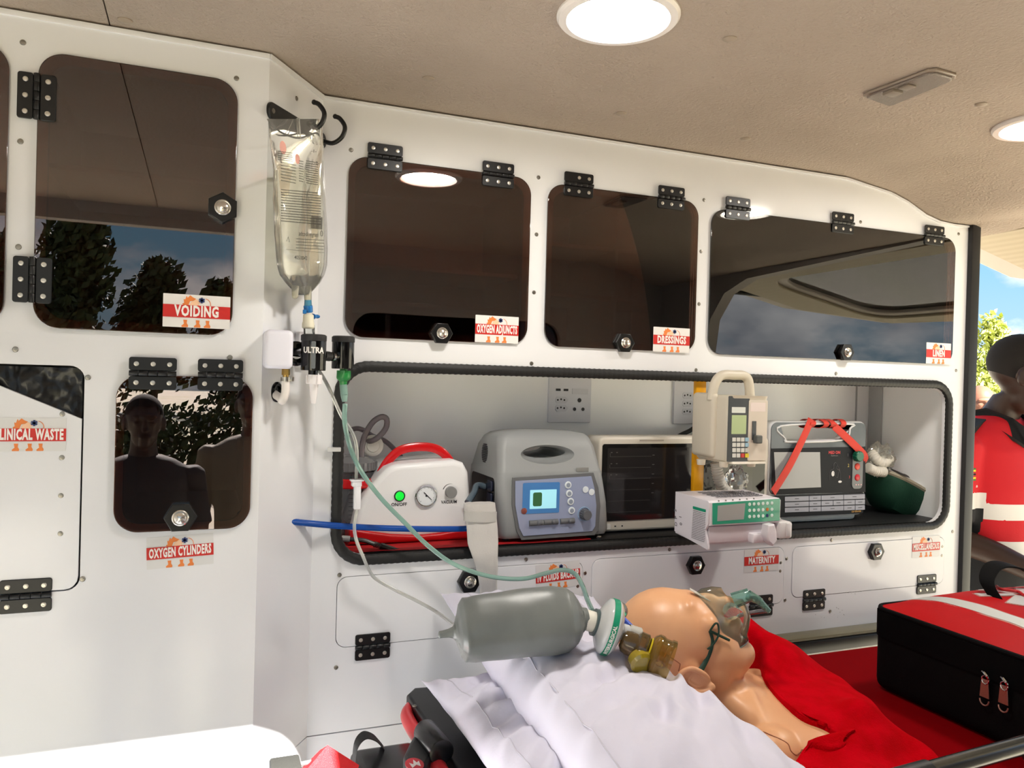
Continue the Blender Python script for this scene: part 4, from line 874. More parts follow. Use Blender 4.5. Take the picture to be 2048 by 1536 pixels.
# lettering on the left cheek
MC = ML(lx0-.0034)
def lc(px, py): p = WX(px, py, lx0-.0034); return (-p.y, p.z)
g = G()
for i, (ch, px, py) in enumerate((('D', 1352, 1048), ('P', 1352, 1035), ('S', 1351, 1021), ('0', 1362, 1048), ('1', 1361, 1034))): q = lc(px, py); g.text(ch, .013, MC, q[0], q[1], 1, .00005, .0002, rot=PI/2)
g.make('pen_marks', mat('marker_grey', (90, 88, 96), .6), t, smooth=0)
a = lc(1386, 1012); b = lc(1412, 1006); G().plate([rr(a[0], a[1]-.006, b[0], a[1], .0015)], MC, .0004).make('green_stripe', mat('green_keypad'), t)
g = G(); rnd = random.Random(8)
for k in range(19):
    z = a[1]-.010-k*.0036
    if z < lz0+.008: break
    x = a[0]+.001-k*.0002
    while x < b[0]-.001: w_ = rnd.uniform(.0015, .005); g.plate([[(x, z), (min(x+w_, b[0]), z), (min(x+w_, b[0]), z+.0013), (x, z+.0013)]], MC, .0002); x += w_+.001
g.make('instruction_print', mat('print_grey', (120, 118, 122), .6), t, kind='stuff', smooth=0)
g = G(); rnd = random.Random(9)
for k in range(5):
    y = LY+.03+k*.016; x = lx0+.04
    while x < lx1-.02: w_ = rnd.uniform(.002, .007); g.box((x, y, lz1+.0015), (x+w_, y+.006, lz1+.0030)); x += w_+.003
g.make('top_print', mat('print_grey'), t, kind='stuff', smooth=0)
for x, s in ((W(1500, 1070, LY).x, 0), ):
    G().box((x, LY-.012, lz0+.006), (x+.05, LY+.012, lz0+.026), .004).make('syringe_cradle', LW_, t)
c = V(W(1538, 1068, LY-.02)); 
kn = G().plate([[(-.010, .020), (.006, .022), (.012, .006), (.014, -.012), (.004, -.024), (-.008, -.014), (-.013, -.002)]], Matrix.Translation(c) @ MW(0), .022, .003, z0=-.012)
kn.make('clamp_lever', LW_, t)
c = V(W(1567, 1060, LY))
G().box((lx1-.004, LY-.006, c.z-.018), (lx1+.030, LY+.034, c.z+.018), .005).box((lx1+.012, LY-.010, c.z-.014), (lx1+.024, LY+.0, c.z+.016), .003).cyl((lx1-.006, LY+.01, c.z+.016), (lx1+.006, LY+.01, c.z+.022), .008).make('pusher_clamp', mat('white_clamp', (214, 212, 212), .4), t)
G().box((yx0-.004, lb-.002, lz0+.03), (yx1+.004, 1.506, lz0+.07), .003).make('clamp', LW_, t)
# ---- corrugated hose in a clear bag between pump and monitor
t = thing('bagged_hose', 'corrugated hose in clear plastic behind the infusion pump', 'hose', W(1460, 960, 1.53))
def corr(pts, r, name, par, m, pitch=.006):
    P_ = catmull(pts, 16); L_ = sum((P_[i+1]-P_[i]).length for i in range(len(P_)-1)); n = int(L_/pitch*4)
    G().tube(pts, lambda u: r*(1+.09*math.sin(u*L_/pitch*2*PI)), 16, max(4, n//(len(pts)-1))).make(name, m, par)
CORR = mat('corrugated_translucent', (200, 196, 190), .35)
corr([W(1432, 925, 1.50), W(1436, 950, 1.50), W(1445, 975, 1.50), W(1466, 992, 1.50)], .013, 'corrugated_hose', t, CORR)
def bagmesh(c, r, seed, amp=.35):
    def f(u, v):
        a, b = u*2*PI, (v-.5)*PI*.98; d = V((math.cos(a)*math.cos(b), math.sin(a)*math.cos(b), math.sin(b)))
        k = 1+amp*noise.noise(d*2.2+V((seed, 0, 0)))+amp*.5*noise.noise(d*6+V((0, seed, 0)))
        return V((c[0]+d.x*r[0]*k, c[1]+d.y*r[1]*k, c[2]+d.z*r[2]*k))
    return G().grid(f, 40, 24)
bagmesh(W(1472, 965, 1.515), (.030, .018, .038), 3).make('plastic_bag', film('crinkled_bag', (232, 232, 232), .08, body=((190, 190, 190), .12)), t, smooth=25)
# ---- defibrillator
DY = 1.575; dx0 = W(1536, 950, DY).x; dx1 = W(1731, 950, DY).x; dz1 = W(1620, 842, DY).z; dzb = W(1560, 1041, DY).z+.004
t = thing('defibrillator', 'grey and white defibrillator monitor with a red strap through its handle', 'defibrillator', ((dx0+dx1)/2, DY+.05, NF))
hs = [pz(1562, 853, DY), pz(1699, 849, DY), pz(1699, 858, DY), pz(1684, 878, DY), pz(1580, 884, DY), pz(1572, 878, DY)]
G().plate([rr(dx0, dzb, dx1, dz1, .022), hs], MW(DY), .030, .006, z0=-.030).make('front_rim', mat('defib_white', (214, 216, 218), .35), t)
hs2 = [(x+(.004 if x > (dx0+dx1)/2 else -.004), z+(.004 if z > dz1-.035 else -.004)) for x, z in hs]
face = [rr(dx0+.005, W(1600, 988, DY).z, dx1-.005, dz1-.004, .018)]
G().plate([face[0], hs2], MW(DY), .002, .0006).make('face', mat('defib_face', (66, 74, 80), .35, vary=(6, (96, 104, 110), .4, .6)), t)
hr = [W(x, y, DY-.002) for x, y in ((1562, 852), (1699, 848), (1700, 857), (1684, 880), (1579, 884), (1570, 877))]
G().tube(hr, .0025, 8, 5, closed=True).make('handle_rim', mat('defib_white'), t)
lo = G().plate([rr(dx0+.005, W(1560, 1036, DY).z+.002, dx1-.006, W(1600, 989, DY).z, .004)], MW(DY), .002, .0005).make('key_panel', mat('defib_black', (22, 24, 30), .5, spec=.2), t)
blk = G().plate([qpoly([(1541, 897), (1729, 893), (1729, 984), (1543, 989)], DY)], MW(DY-.002), .001).make('black_panel', mat('defib_black'), t)
G().plate([qpoly([(1546, 904), (1638, 904), (1640, 974), (1550, 978)], DY)], MW(DY-.003), .0006).make('screen', mat('defib_screen', (150, 152, 154), .15), blk)
g = G().text('MED ON', .0105, MW(DY-.0032), W(1667, 906, DY).x, W(1667, 905, DY).z, .95, .0003); g.make('lettering', mat('print_red', (205, 60, 66), .5), blk, smooth=0)
G().text('Healthcare', .0055, MW(DY-.0032), W(1667, 911, DY).x, W(1667, 911, DY).z, 1).make('lettering', mat('print_grey'), blk, smooth=0)
G().text('1', .010, MW(DY-.0032), W(1694, 910, DY).x, W(1694, 910, DY).z).make('lettering', mat('print_grey'), blk, smooth=0)
G().text('2', .012, MW(DY-.0032), W(1695, 931, DY).x, W(1695, 931, DY).z).make('lettering', mat('print_gold', (196, 176, 90), .5), blk, smooth=0)
G().text('3', .010, MW(DY-.0032), W(1697, 954, DY).x, W(1697, 954, DY).z).make('lettering', mat('print_red'), blk, smooth=0)
# torso diagram
g = G(); c = V(W(1670, 945, DY-.0034)); S_ = .0205/30
def o3(pts): return [c+V((x*S_, -.0003, y*S_)) for x, y in pts]
g.tube(o3([(-6, 34), (-9, 26), (-7, 18), (-12, 12), (-22, 8), (-26, -6), (-26, -30)]), .0003, 5, 5).tube(o3([(6, 34), (9, 26), (7, 18), (12, 12), (22, 8), (26, -6), (26, -30)]), .0003, 5, 5).tube(o3([(-6, 34), (0, 38), (6, 34)]), .0003, 5, 5).tube(o3([(-8, 2), (0, -12), (12, -20), (16, -4), (20, 10), (14, 24)]), .0003, 5, 5)
g.make('torso_diagram', mat('print_grey'), blk, smooth=0)
G().plate([circ(W(1664, 947, DY).x, W(1664, 947, DY).z, .005, 16, .007)], MW(DY-.003), .0006).plate([circ(W(1678, 963, DY).x, W(1678, 963, DY).z, .006, 16, .003)], MW(DY-.003), .0006).make('pad_symbol', LABELW, blk)
ks = G().plate([qrect((1703, 904), (1722, 977), DY, .012)], MW(DY-.002), .003, .0008).make('control_strip', mat('defib_strip', (104, 108, 110), .35), t)
c = V(W(1713, 912, DY-.004)); kn = G().lathe([(.0135, 0), (.013, .012), (.0115, .0135), (0, .0135)], c, (0, -1, 0), 28)
for k in range(12): a = 2*PI*k/12; kn.cyl(c+V((.0132*math.cos(a), -.001, .0132*math.sin(a))), c+V((.0125*math.cos(a), -.012, .0125*math.sin(a))), .0015, n=6)
kn.make('mode_knob', mat('green_knob', (22, 98, 72), .35), t)
for nm, py, cl in (('charge_button', 933, (212, 70, 54)), ('shock_button', 955, (190, 34, 44))):
    c = V(W(1714, py, DY-.004)); G().lathe([(.0088, 0), (.0088, .002), (.007, .0032), (0, .0034)], c, (0, -1, 0), 24).make(nm, mat(nm+'_red', cl, .3), t)
g = G()
for k in range(3): g.plate([circ(W(1709+k*5, 969, DY).x, W(1709, 969, DY).z, .0018, 10)], MW(DY-.005), .0005)
g.make('indicator_lamps', mat('pink_lamps', (236, 190, 190), .4), t)
KC = mat('key_lilac', (150, 152, 166), .35)
for r in range(3):
    xs_ = ((1568, 1616), (1617, 1640), (1641, 1685), (1686, 1728)) if r == 0 else ((1568, 1616), (1617, 1640), (1641, 1664), (1665, 1685), (1686, 1708), (1709, 1728)) if r == 1 else ((1568, 1616), (1617, 1640), (1641, 1685), (1686, 1708), (1709, 1728))
    for a, b in xs_:
        y = 998+r*11-(a-1568)*.035
        k_ = G().plate([qpoly([(a, y+4.6), (b, y+4.6-(b-a)*.035), (b, y-4.6-(b-a)*.035), (a, y-4.6)], DY)], MW(DY-.002), .0012, .0003).make('key', KC, lo)
    g = G()
    for a, b in xs_:
        y = 998+r*11-(a+b-1568*2)*.0175; g.plate([rr(W((a+b)/2-4, y, DY).x, W(0, y, DY).z*0+W((a+b)/2, y, DY).z-.0006, W((a+b)/2+4, y, DY).x, W((a+b)/2, y, DY).z+.0008, .0002)], MW(DY-.0033), .0002)
    g.make('key_print', INK, lo, smooth=0)
G().text('cardionis', .0095, MW(DY-.0024), W(1711, 1023, DY).x, W(1711, 1022, DY).z, .95, .0001).make('lettering', mat('print_gold2', (170, 130, 70), .4, .3), lo, smooth=0)
G().box((dx0+.012, DY+.006, NF+.0005), (dx1-.022, DY+.125, dzb+.030), .010).make('lower_case', mat('defib_case', (206, 212, 212), .4), t)
G().box((dx0+.01, DY+.026, dzb+.02), (dx1-.016, DY+.12, dz1-.055), .012).make('rear_case', mat('defib_case'), t)
t2 = t
RS = mat('red_webbing', (206, 58, 44), .6, bump=('noise', 400, .3))
t = thing('red_strap', 'red webbing strap wound through the defibrillator handle', 'strap', W(1640, 845, DY))
def strap(pts, w_, name, par, m, up=(0, -1, 0), th=.0012): G().tube([W(*p) if len(p) == 3 and p[0] > 5 else V(p) for p in pts], lambda u: w_/2, 12, 6, flat=th*2/w_, up=up).make(name, m, par)
strap([(1622, 838, DY-.006), (1618, 850, DY-.008), (1600, 890, DY-.010), (1580, 930, DY-.014), (1562, 960, DY-.020), (1546, 985, DY-.030)], .021, 'long_tail', t, RS)
strap([(1668, 852, DY-.006), (1690, 872, DY-.008), (1712, 893, DY-.009), (1729, 911, DY-.008), (1733, 922, DY+.004)], .021, 'short_tail', t, RS)
for k, x in enumerate((1621, 1645, 1662, 1684)):
    a = W(x, 846, DY); r_ = .0125
    G().tube([V((a.x+.003*math.sin(q_*2+k), DY+.014+.023*math.cos(q_)*-1, a.z-.004+r_*math.sin(q_))) for q_ in [2*PI*i/14 for i in range(14)]], .0088, 10, 3, closed=True, flat=.13, up=(1, 0, 0)).make('loop', RS, t) if False else G().rings([[V((a.x+sx_*.0085+.004*math.sin(q_+k*1.7), DY+.013-(.0225+o_)*math.cos(q_), a.z-.002+(.0105+o_)*math.sin(q_))) for sx_, o_ in ((-1, 0), (1, 0), (1, .0014), (-1, .0014))] for q_ in [2*PI*i/20 for i in range(20)]], closed=True).make('loop', RS, t)
# ---- green first aid tub with packets, and bagged breathing hose
t = thing('green_tub', 'dark green fabric tub tipped over at the right end of the recess', 'bag', W(1800, 1040, 1.62))
TG = mat('dark_green_fabric', (14, 62, 44), .75, bump=('noise', 250, .4))
tc_ = V(W(1806, 985, 1.645)); 
TR = Matrix.Translation(V((tc_.x, 1.665, NF+.052))) @ Matrix.Rotation(.44, 4, 'Y') 
def tubring(z, a, b, k=0): return [TR @ V((a*math.copysign(abs(math.cos(q))**.75, math.cos(q)), b*math.copysign(abs(math.sin(q))**.75, math.sin(q)), z+k*math.cos(q))) for q in [2*PI*i/36 for i in range(36)]]
G().rings([tubring(-.062, .035, .03), tubring(-.058, .060, .045), tubring(-.03, .092, .066), tubring(.0, .112, .078), tubring(.022, .118, .082), tubring(.028, .116, .080), tubring(.022, .112, .076), tubring(-.0, .105, .072), tubring(-.03, .085, .06), tubring(-.045, .05, .035)]).make('tub', TG, t)
G().rings([tubring(.018, .1175, .0815), tubring(.0225, .121, .085), tubring(.029, .119, .083), tubring(.0285, .113, .077)], cap=False).make('rim_binding', mat('beige_binding', (160, 152, 132), .6), t)
rnd = random.Random(11)
pk = thing('dressing_packets', 'pile of white wrapped dressings and packets heaped in the green tub', 'packets', TR @ V((0, 0, .01)))
pk['kind'] = 'stuff'
def packet(c, sx, sy, sz, rot, m, nm):
    Mx = TR @ Matrix.Translation(c) @ Matrix.Rotation(rot[0], 4, 'X') @ Matrix.Rotation(rot[1], 4, 'Y') @ Matrix.Rotation(rot[2], 4, 'Z')
    def f(s): return lambda u, v: Mx @ V(((u-.5)*sx, (v-.5)*sy, s*sz*(math.sin(PI*u)*math.sin(PI*v))**.5+.002*noise.noise(V((u*4+c[0]*90, v*4, s)))))
    G().grid(f(1), 10, 8).grid(f(-1), 10, 8).make(nm, m, pk)
PAL = [mat('packet_white', (216, 214, 208), .45), mat('packet_clear', (186, 188, 192), .2), mat('packet_paper', (196, 186, 168), .6), mat('packet_grey', (150, 152, 158), .35), mat('packet_red', (190, 62, 44), .5), mat('packet_maroon', (80, 24, 28), .5)]
for i in range(34):
    a = rnd.uniform(-.085, .09); b = rnd.uniform(-.06, .055)
    packet((a, b, .012+rnd.uniform(0, .026)), rnd.uniform(.03, .06), rnd.uniform(.02, .04), rnd.uniform(.003, .009), (rnd.uniform(-.6, .6), rnd.uniform(-.6, .6), rnd.uniform(0, 3)), PAL[(0, 0, 1, 2, 0, 3, 0, 1, 4, 0, 5, 0)[i % 12]], 'packet')
t = thing('bagged_hose', 'white corrugated hose in a clear bag on top of the green tub', 'hose', W(1760, 920, 1.62))
corr([W(1742, 905, 1.63), W(1752, 918, 1.615), W(1766, 926, 1.61), W(1778, 916, 1.62)], .014, 'corrugated_hose', t, mat('corrugated_white', (214, 210, 200), .4))
corr([W(1735, 935, 1.60), W(1750, 942, 1.60), W(1768, 944, 1.60)], .013, 'corrugated_hose', t, mat('corrugated_white'))
bagmesh(W(1760, 918, 1.63), (.043, .026, .040), 9, .45).make('plastic_bag', film('crinkled_bag2', (226, 224, 216), .1, body=((200, 196, 186), .28)), t, smooth=25)
# ---- pale fabric sleeve hanging out over the recess edge
SL = mat('grey_white_fabric', (190, 187, 184), .85, bump=('noise', 350, .5), sheen=.2)
t = thing('fabric_sleeve', 'grey white fabric hose sleeve hanging out over the recess edge', 'sleeve', W(960, 1010, 1.50))
P_ = [((959, 1006), 1.500, .033, .018), ((960, 1022), 1.492, .034, .014), ((963, 1040), 1.484, .033, .010), ((965, 1060), 1.478, .033, .008), ((966, 1085), 1.474, .0325, .007), ((970, 1110), 1.468, .0275, .006), ((974, 1135), 1.468, .023, .006), ((976, 1160), 1.468, .020, .005), ((977, 1178), 1.470, .019, .004), ((978, 1195), 1.470, .019, .004)]
rs = []
for (p, Y, a, b) in P_:
    c = W(p[0], p[1], Y); rs.append((c, a, b))
RR_ = []
for i in range(len(rs)-1):
    for k in range(4):
        f = k/4; c = rs[i][0].lerp(rs[i+1][0], f); a = rs[i][1]*(1-f)+rs[i+1][1]*f; b = rs[i][2]*(1-f)+rs[i+1][2]*f
        RR_.append([c+V((a*math.copysign(abs(math.cos(q))**.8, math.cos(q)), b*math.sin(q)+.0025*noise.noise(V((math.cos(q)*2, c.z*28, 4))), .0015*noise.noise(V((math.cos(q)*3, c.z*20, 1))))) for q in [2*PI*j/28 for j in range(28)]])
G().rings(RR_).make('sleeve', SL, t, smooth=70)
c = W(960, 1032, 1.485); G().rings([[c+V((.0352*math.cos(q), .0135*math.sin(q)-.002, dz_-.002*math.cos(q))) for q in [2*PI*j/28 for j in range(28)]] for dz_ in (-.010, -.009, .009, .010)]).make('cuff', mat('sleeve_cuff', (182, 180, 176), .8, bump=('noise', 350, .5)), t)
# ================================================================ stretcher
MZ = .67
SBLK = mat('stretcher_black', (24, 25, 28), .42, bump=('noise', 500, .15))
t = thing('stretcher', 'black stretcher with red mattress and red bumpers along the long wall', 'stretcher', (1.1, 1.05, FLOOR))
pp_ = [WZ(x, y, .662) for x, y in ((816, 1392), (822, 1386), (835, 1384), (900, 1376), )]
pl = [(pp_[0].x, pp_[0].y-.01), (pp_[0].x, pp_[0].y+.01), (pp_[1].x+.012, pp_[1].y+.025), (1.05, 1.365), (1.05, .70), (pp_[0].x+.01, .70)]
G().plate([pl], MT(.662), .035, .006, z0=-.035).make('backrest_plate', SBLK, t)
for x, y in ((829, 1412), (846, 1446), (884, 1517)): screw(t, WZ(x, y, .6625), (-PI/2, 0, 0))
me = G().box((.80, .70, .60), (1.925, 1.352, MZ), .028, 5).out()
mk('mattress', me, mat('red_mattress', (120, 0, 6), .9, spec=.04, bump=('noise', 500, .25)), t, label='red vinyl mattress')
# red bumper and hinge bracket at the head end
b0, b1 = WZ(818, 1425, .640), WZ(836, 1478, .640)
G().tube([b0+V((.01, .02, 0)), b0+V((-.006, -.01, 0)), b0.lerp(b1, .5)+V((-.004, 0, 0)), b1+V((.004, 0, 0)), b1+V((.02, -.01, 0))], .012, 12, 8, flat=1.1).make('bumper', mat('red_bumper', (205, 52, 58), .3), t)
h0, h1 = WZ(850, 1462, .678), WZ(884, 1506, .678)
d_ = (h1-h0).normalized()
G().cyl(h0, h1, .020, n=28, bev=.003).make('hinge_barrel', mat('satin_black', (20, 20, 22), .25), t)
br = [WZ(x, y, .66) for x, y in ((842, 1460), (868, 1500), (868, 1520), (855, 1545), (820, 1560), (806, 1530), (820, 1500))]
G().plate([[(p.x, p.y) for p in br]], MT(.66), .10, .006, z0=-.085).make('bracket', SBLK, t)
ec = WZ(829, 1528, .676)
em = G().plate([circ(ec.x, ec.y, .0135, 32, .019)], MT(.6752), .001).make('emblem', mat('emblem_red', (190, 24, 44), .3), t, label='small red oval emblem with a white mark')
G().plate([[(ec.x-.006, ec.y-.011), (ec.x-.007, ec.y+.004), (ec.x-.002, ec.y-.002), (ec.x+.001, ec.y+.012), (ec.x+.004, ec.y+.002), (ec.x+.008, ec.y+.006), (ec.x+.007, ec.y-.010), (ec.x+.002, ec.y-.004)]], MT(.6763), .0006).make('emblem_mark', LABELW, em)
h2, h3 = WZ(868, 1520, .655), WZ(900, 1570, .655)
G().tube([h2, h2.lerp(h3, .5)+V((-.003, -.003, 0)), h3], .014, 12, 6).make('bumper', mat('red_bumper'), t)
# frame, legs, wheels
g = G()
for y in (.76, 1.30): g.tube([V((.42, y, .58)), V((1.88, y, .58))], .016, 12, 0)
for x in (.5, 1.1, 1.8): g.tube([V((x, .76, .58)), V((x, 1.30, .58))], .013, 10, 0)
g.make('side_frame', SBLK, t)
for x in (.60, 1.70):
    for y in (.78, 1.28):
        l = G().cyl((x, y, .12), (x, y, .60), .014).make('leg', SBLK, t)
        G().cyl((x, y-.018, .07), (x, y+.018, .07), .07, n=28, bev=.006).cyl((x, y-.026, .07), (x, y+.026, .07), .02).make('wheel', RUBBER, l)
# tubular side rail at the near edge
r0, r1 = W(1845, 1547, .730), W(2048, 1490, .745); d_ = (r1-r0)
G().tube([r0-d_*.5, r0, r1, r1+d_*1.6], .0125, 18, 0).make('side_rail', mat('grey_anodised', (92, 92, 92), .22, .9), t, label='scratched grey metal side rail')
G().tube([r0-d_*.6, r0+d_*.05], .0150, 18, 0).make('rail_sleeve', SBLK, t)
G().tube([V((1.15, .76, .58)), V((1.15, .72, .62)), r0+d_*1.0], .010, 10, 5).tube([V((.9, .76, .58)), r0-d_*.45], .010, 10, 0).make('rail_post', SBLK, t)
# head end carrier with looped webbing
hb = W(772, 1515, 1.27)
G().box((hb.x-.055, 1.16, hb.z-.07), (hb.x+.060, 1.31, hb.z+.006), .016, 4).make('head_end_case', mat('satin_black'), t)
G().box((hb.x+.03, 1.10, .53), (.44, 1.30, .57), .004).make('carrier_arm', SBLK, t)
lp = [(707, 1530), (712, 1490), (728, 1470), (748, 1474), (762, 1488), (770, 1498)]
tt = thing('webbing_loop', 'black webbing loop standing up beside the red strap at the bottom edge', 'strap', W(740, 1500, 1.24))
G().tube([W(x, y, 1.235+.03*i/5) for i, (x, y) in enumerate(lp)], .016, 12, 8, flat=.09, up=(0, 1, 0)).make('loop', mat('black_webbing', (24, 24, 25), .8, bump=('wave', 300, .5, 'Z')), tt) if False else \
G().rings([[W(x, y, 1.235+.012*i/5)+V((0, o, q)) for o, q in ((-.014, 0), (.014, 0), (.014, -.0016), (-.014, -.0016))] for i, (x, y) in enumerate([tuple(catmull([V((a, b, 0)) for a, b in lp], 6)[k][:2]) for k in range(31)])]).make('loop', mat('black_webbing', (24, 24, 25), .8, bump=('noise', 500, .6)), tt)
tt = thing('red_webbing', 'folded red webbing strap at the bottom edge in the sunlight', 'strap', W(660, 1515, 1.22))
RW_ = mat('red_webbing_bright', (205, 16, 26), .6, bump=('voronoi', 900, .6))
q4_ = [W(655, 1490, 1.22), W(718, 1530, 1.20), W(690, 1600, 1.16), W(600, 1555, 1.20)]
G().rings([[p+V((0, 0, o)) for p in q4_] for o in (0, -.002)]).make('band', RW_, tt)
q4_ = [W(655, 1491, 1.223), W(640, 1500, 1.24), W(580, 1560, 1.22), W(600, 1557, 1.203)]
G().rings([[p+V((0, 0, o)) for p in q4_] for o in (0, -.002)]).make('fold', RW_, tt)
q = W(572, 1534, 1.2)
G().box(q+V((-.022, -.03, -.03)), q+V((.022, .03, .004)), .004).make('foam_block', mat('grey_foam', (40, 40, 36), .95, bump=('noise', 700, 1)), label='dark grey foam block peeping up at the bottom edge', cat='foam block')
G().tube([W(585, 1532, 1.21), W(620, 1524, 1.23), W(655, 1520, 1.25), W(700, 1530, 1.26)], .0035, 8, 6).make('grey_cord', mat('braided_cord', (92, 92, 92), .6, bump=('noise', 600, .8)), label='grey braided cord running behind the red webbing strap', cat='cord')
# ledge rail along the wall beyond the mattress
lz = W(1610, 1271, 1.48).z
G().box((.98, 1.455, lz-.004), (1.90, 1.499, lz+.004), .0015).make('trim_5', mat('khaki_strip', (112, 106, 84), .35), kind='structure', label='khaki strip along the wall ledge')
G().box((.98, 1.450, lz-.034), (1.90, 1.497, lz-.0045), .003).make('trim_6', BLK, kind='structure', label='black bar under the khaki strip')
# ================================================================ pillows
PIL = mat('white_pillow_cotton', (212, 210, 226), .85, bump=('noise', 90, .25), sheen=.15, bdist=.002)
def pillow(nm, label, c, hx, hy, T, yaw, zf, dent=None, seed=0, wr=1.0):
    cs, sn = math.cos(yaw), math.sin(yaw)
    def P(u, v, s):
        au, av = abs(u), abs(v)
        k = 1+.10*(au*av)**3-.05*(au**4*(1-av*av)+av**4*(1-au*au))
        e = max(0, (1-au**3.2))**.55*max(0, (1-av**3.2))**.55
        x = c[0]+(u*hx*k)*cs-(v*hy*k)*sn; y = c[1]+(u*hx*k)*sn+(v*hy*k)*cs
        q_ = V((x*6, y*6, seed)); dd_ = math.hypot(x-.78, y-1.13); an_ = math.atan2(y-1.13, x-.78); wrn = noise.noise(V((an_*11+dd_*2, dd_*7, seed)))*.017*min(1, dd_*4)+noise.noise(V((x*42-y*26, y*20+x*14, seed+3)))*.006-abs(noise.noise(V((an_*5+x*3, dd_*9, seed+7))))*.020
        z = zf(u, v)+s*(e*T*(1+.12*noise.noise(q_)))+wr*wrn*e*(1 if s > 0 else .3)
        # pucker at the corners
        z += .006*wr*noise.noise(V((u*9, v*9, seed+5)))*(au*av)**2
        if dent and s > 0: z -= dent[3]*math.exp(-(((x-dent[0])/dent[2])**2+((y-dent[1])/dent[2])**2))*e
        return V((x, y, z))
    n = 110
    f = lambda s: (lambda u, v: P(math.sin((u-.5)*PI)*.35+(2*u-1)*.65, math.sin((v-.5)*PI)*.35+(2*v-1)*.65, s))
    g = G().grid(f(1), n, n).grid(f(-1), n, n); bmesh.ops.remove_doubles(g.bm, verts=g.bm.verts, dist=.0002); bmesh.ops.recalc_face_normals(g.bm, faces=g.bm.faces)
    t = thing(nm, label, 'pillow', (c[0], c[1], zf(0, 0)-T))
    g.make('case', PIL, t, smooth=80)
    sm = lambda s: [P(u, -1+.02*0+v*2, 1)+V((0, 0, .0)) for u, v in s]
    G().tube([P(-.80, -.94+1.88*i/24, 1)+V((0, 0, .0004)) for i in range(25)], .0009, 6, 0).make('seam', mat('pillow_seam', (196, 194, 206), .9), t)
    return t
pillow('pillow', 'large white pillow under the head and the grey breathing bag', (.590, 1.055), .150, .375, .078, -.05,
       lambda u, v: .758-.014*u+.055*max(0, v)**2, (.80, 1.13, .11, .075), 1)
pillow('pillow', 'lower white pillow squashed under the large one at the head end', (.515, 1.0), .135, .31, .050, -.02, lambda u, v: .712, None, 4)
# ================================================================ training manikin
B_ = V((.84, -.54, 0)).normalized(); Z_ = V((0, 0, 1)); S_v = V((-B_.y*-1*-1, 0, 0))
S_v = V((B_.y, -B_.x, 0))                                           # towards the camera
tl = math.radians(26)
A_ = -B_*math.cos(tl)+Z_*math.sin(tl); F_ = B_*math.sin(tl)+Z_*math.cos(tl)
HC = V((.752, 1.105, .812))
RH = Matrix((A_, F_, S_v)).transposed().to_4x4()                    # local x crown, y face, z near side
def hp_(a, f, s): return HC+A_*a+F_*f+S_v*s
def hs_(g, a, f, s, r, u=24): return g.sph(hp_(a, f, s), r, RH, u=u, v=16)
g = G()
hs_(g, .026, -.004, 0, (.086, .088, .076)); hs_(g, .005, .022, 0, (.080, .070, .068)); hs_(g, -.040, .020, 0, (.062, .060, .058)); hs_(g, -.072, .026, 0, (.040, .042, .040)); hs_(g, -.092, .040, 0, (.022, .024, .024))
hs_(g, -.052, -.004, .030, (.040, .040, .028)); hs_(g, -.052, -.004, -.030, (.040, .040, .028))
hs_(g, .022, .072, 0, (.020, .018, .048)); hs_(g, -.012, .088, 0, (.028, .018, .012)); hs_(g, -.030, .100, 0, (.012, .014, .014)); hs_(g, -.060, .078, 0, (.012, .014, .024))
for s in (1, -1):
    hs_(g, -.016, .064, s*.034, (.020, .018, .022))
    hs_(g, -.020, -.012, s*.066, (.030, .020, .008))
g.rings([[HC+A_*a_+F_*f_+(S_v*math.cos(q)+(F_ if True else A_)*math.sin(q)).normalized()*r for q in [2*PI*i/20 for i in range(20)]] for a_, f_, r in ((-.03, -.02, .050), (-.07, -.028, .048), (-.11, -.040, .050), (-.15, -.055, .062))])
N0 = V((.835, 1.060, .735))
def trow(d, w, h, zc, sh=0): 
    c = V((N0.x, N0.y, zc))+B_*d
    out = []
    for q in [2*PI*i/40 for i in range(40)]:
        cx, cy = math.cos(q), math.sin(q); out.append(c+S_v*(w*math.copysign(abs(cx)**.75, cx))+Z_*(h*math.copysign(abs(cy)**.8, cy)))
    return out
g.rings([trow(-.03, .048, .040, .735), trow(.0, .075, .042, .722), trow(.03, .115, .044, .708), trow(.06, .138, .046, .700), trow(.11, .148, .050, .697), trow(.16, .138, .050, .695), trow(.20, .118, .044, .694), trow(.23, .095, .034, .692)])
g.sph(N0+B_*.045+S_v*.118+V((0, 0, -.036)), (.046, .046, .042)).sph(N0+B_*.045-S_v*.118+V((0, 0, -.036)), (.046, .046, .042))
for s in (1, -1):
    g.rings([[p+V((0, 0, 1))*math.cos(q)*r+B_*math.sin(q)*r*1.6 for q in [2*PI*i/12 for i in range(12)]] for p, r in ((N0+B_*.018+S_v*s*.012+V((0, 0, .022)), .006), (N0+B_*.020+S_v*s*.05+V((0, 0, .017)), .007), (N0+B_*.032+S_v*s*.10+V((0, 0, .0)), .006))])
    g.rings([[p+V((0, 0, 1))*math.cos(q)*r+B_*math.sin(q)*r for q in [2*PI*i/12 for i in range(12)]] for p, r in ((HC-A_*.05-F_*.01+S_v*s*.045, .010), (N0+B_*.015+S_v*s*.012+V((0, 0, .020)), .009))])
me = fuse(g.out(), .0035, 12)
SKIN = mat('manikin_vinyl', (226, 172, 128), .38, vary=(9, (218, 160, 118), .4, .65))
t = thing('training_manikin', 'bald tan training manikin lying with its head on the pillow', 'manikin', (N0.x, N0.y, MZ))
mk('body', me, SKIN, t, smooth=80)
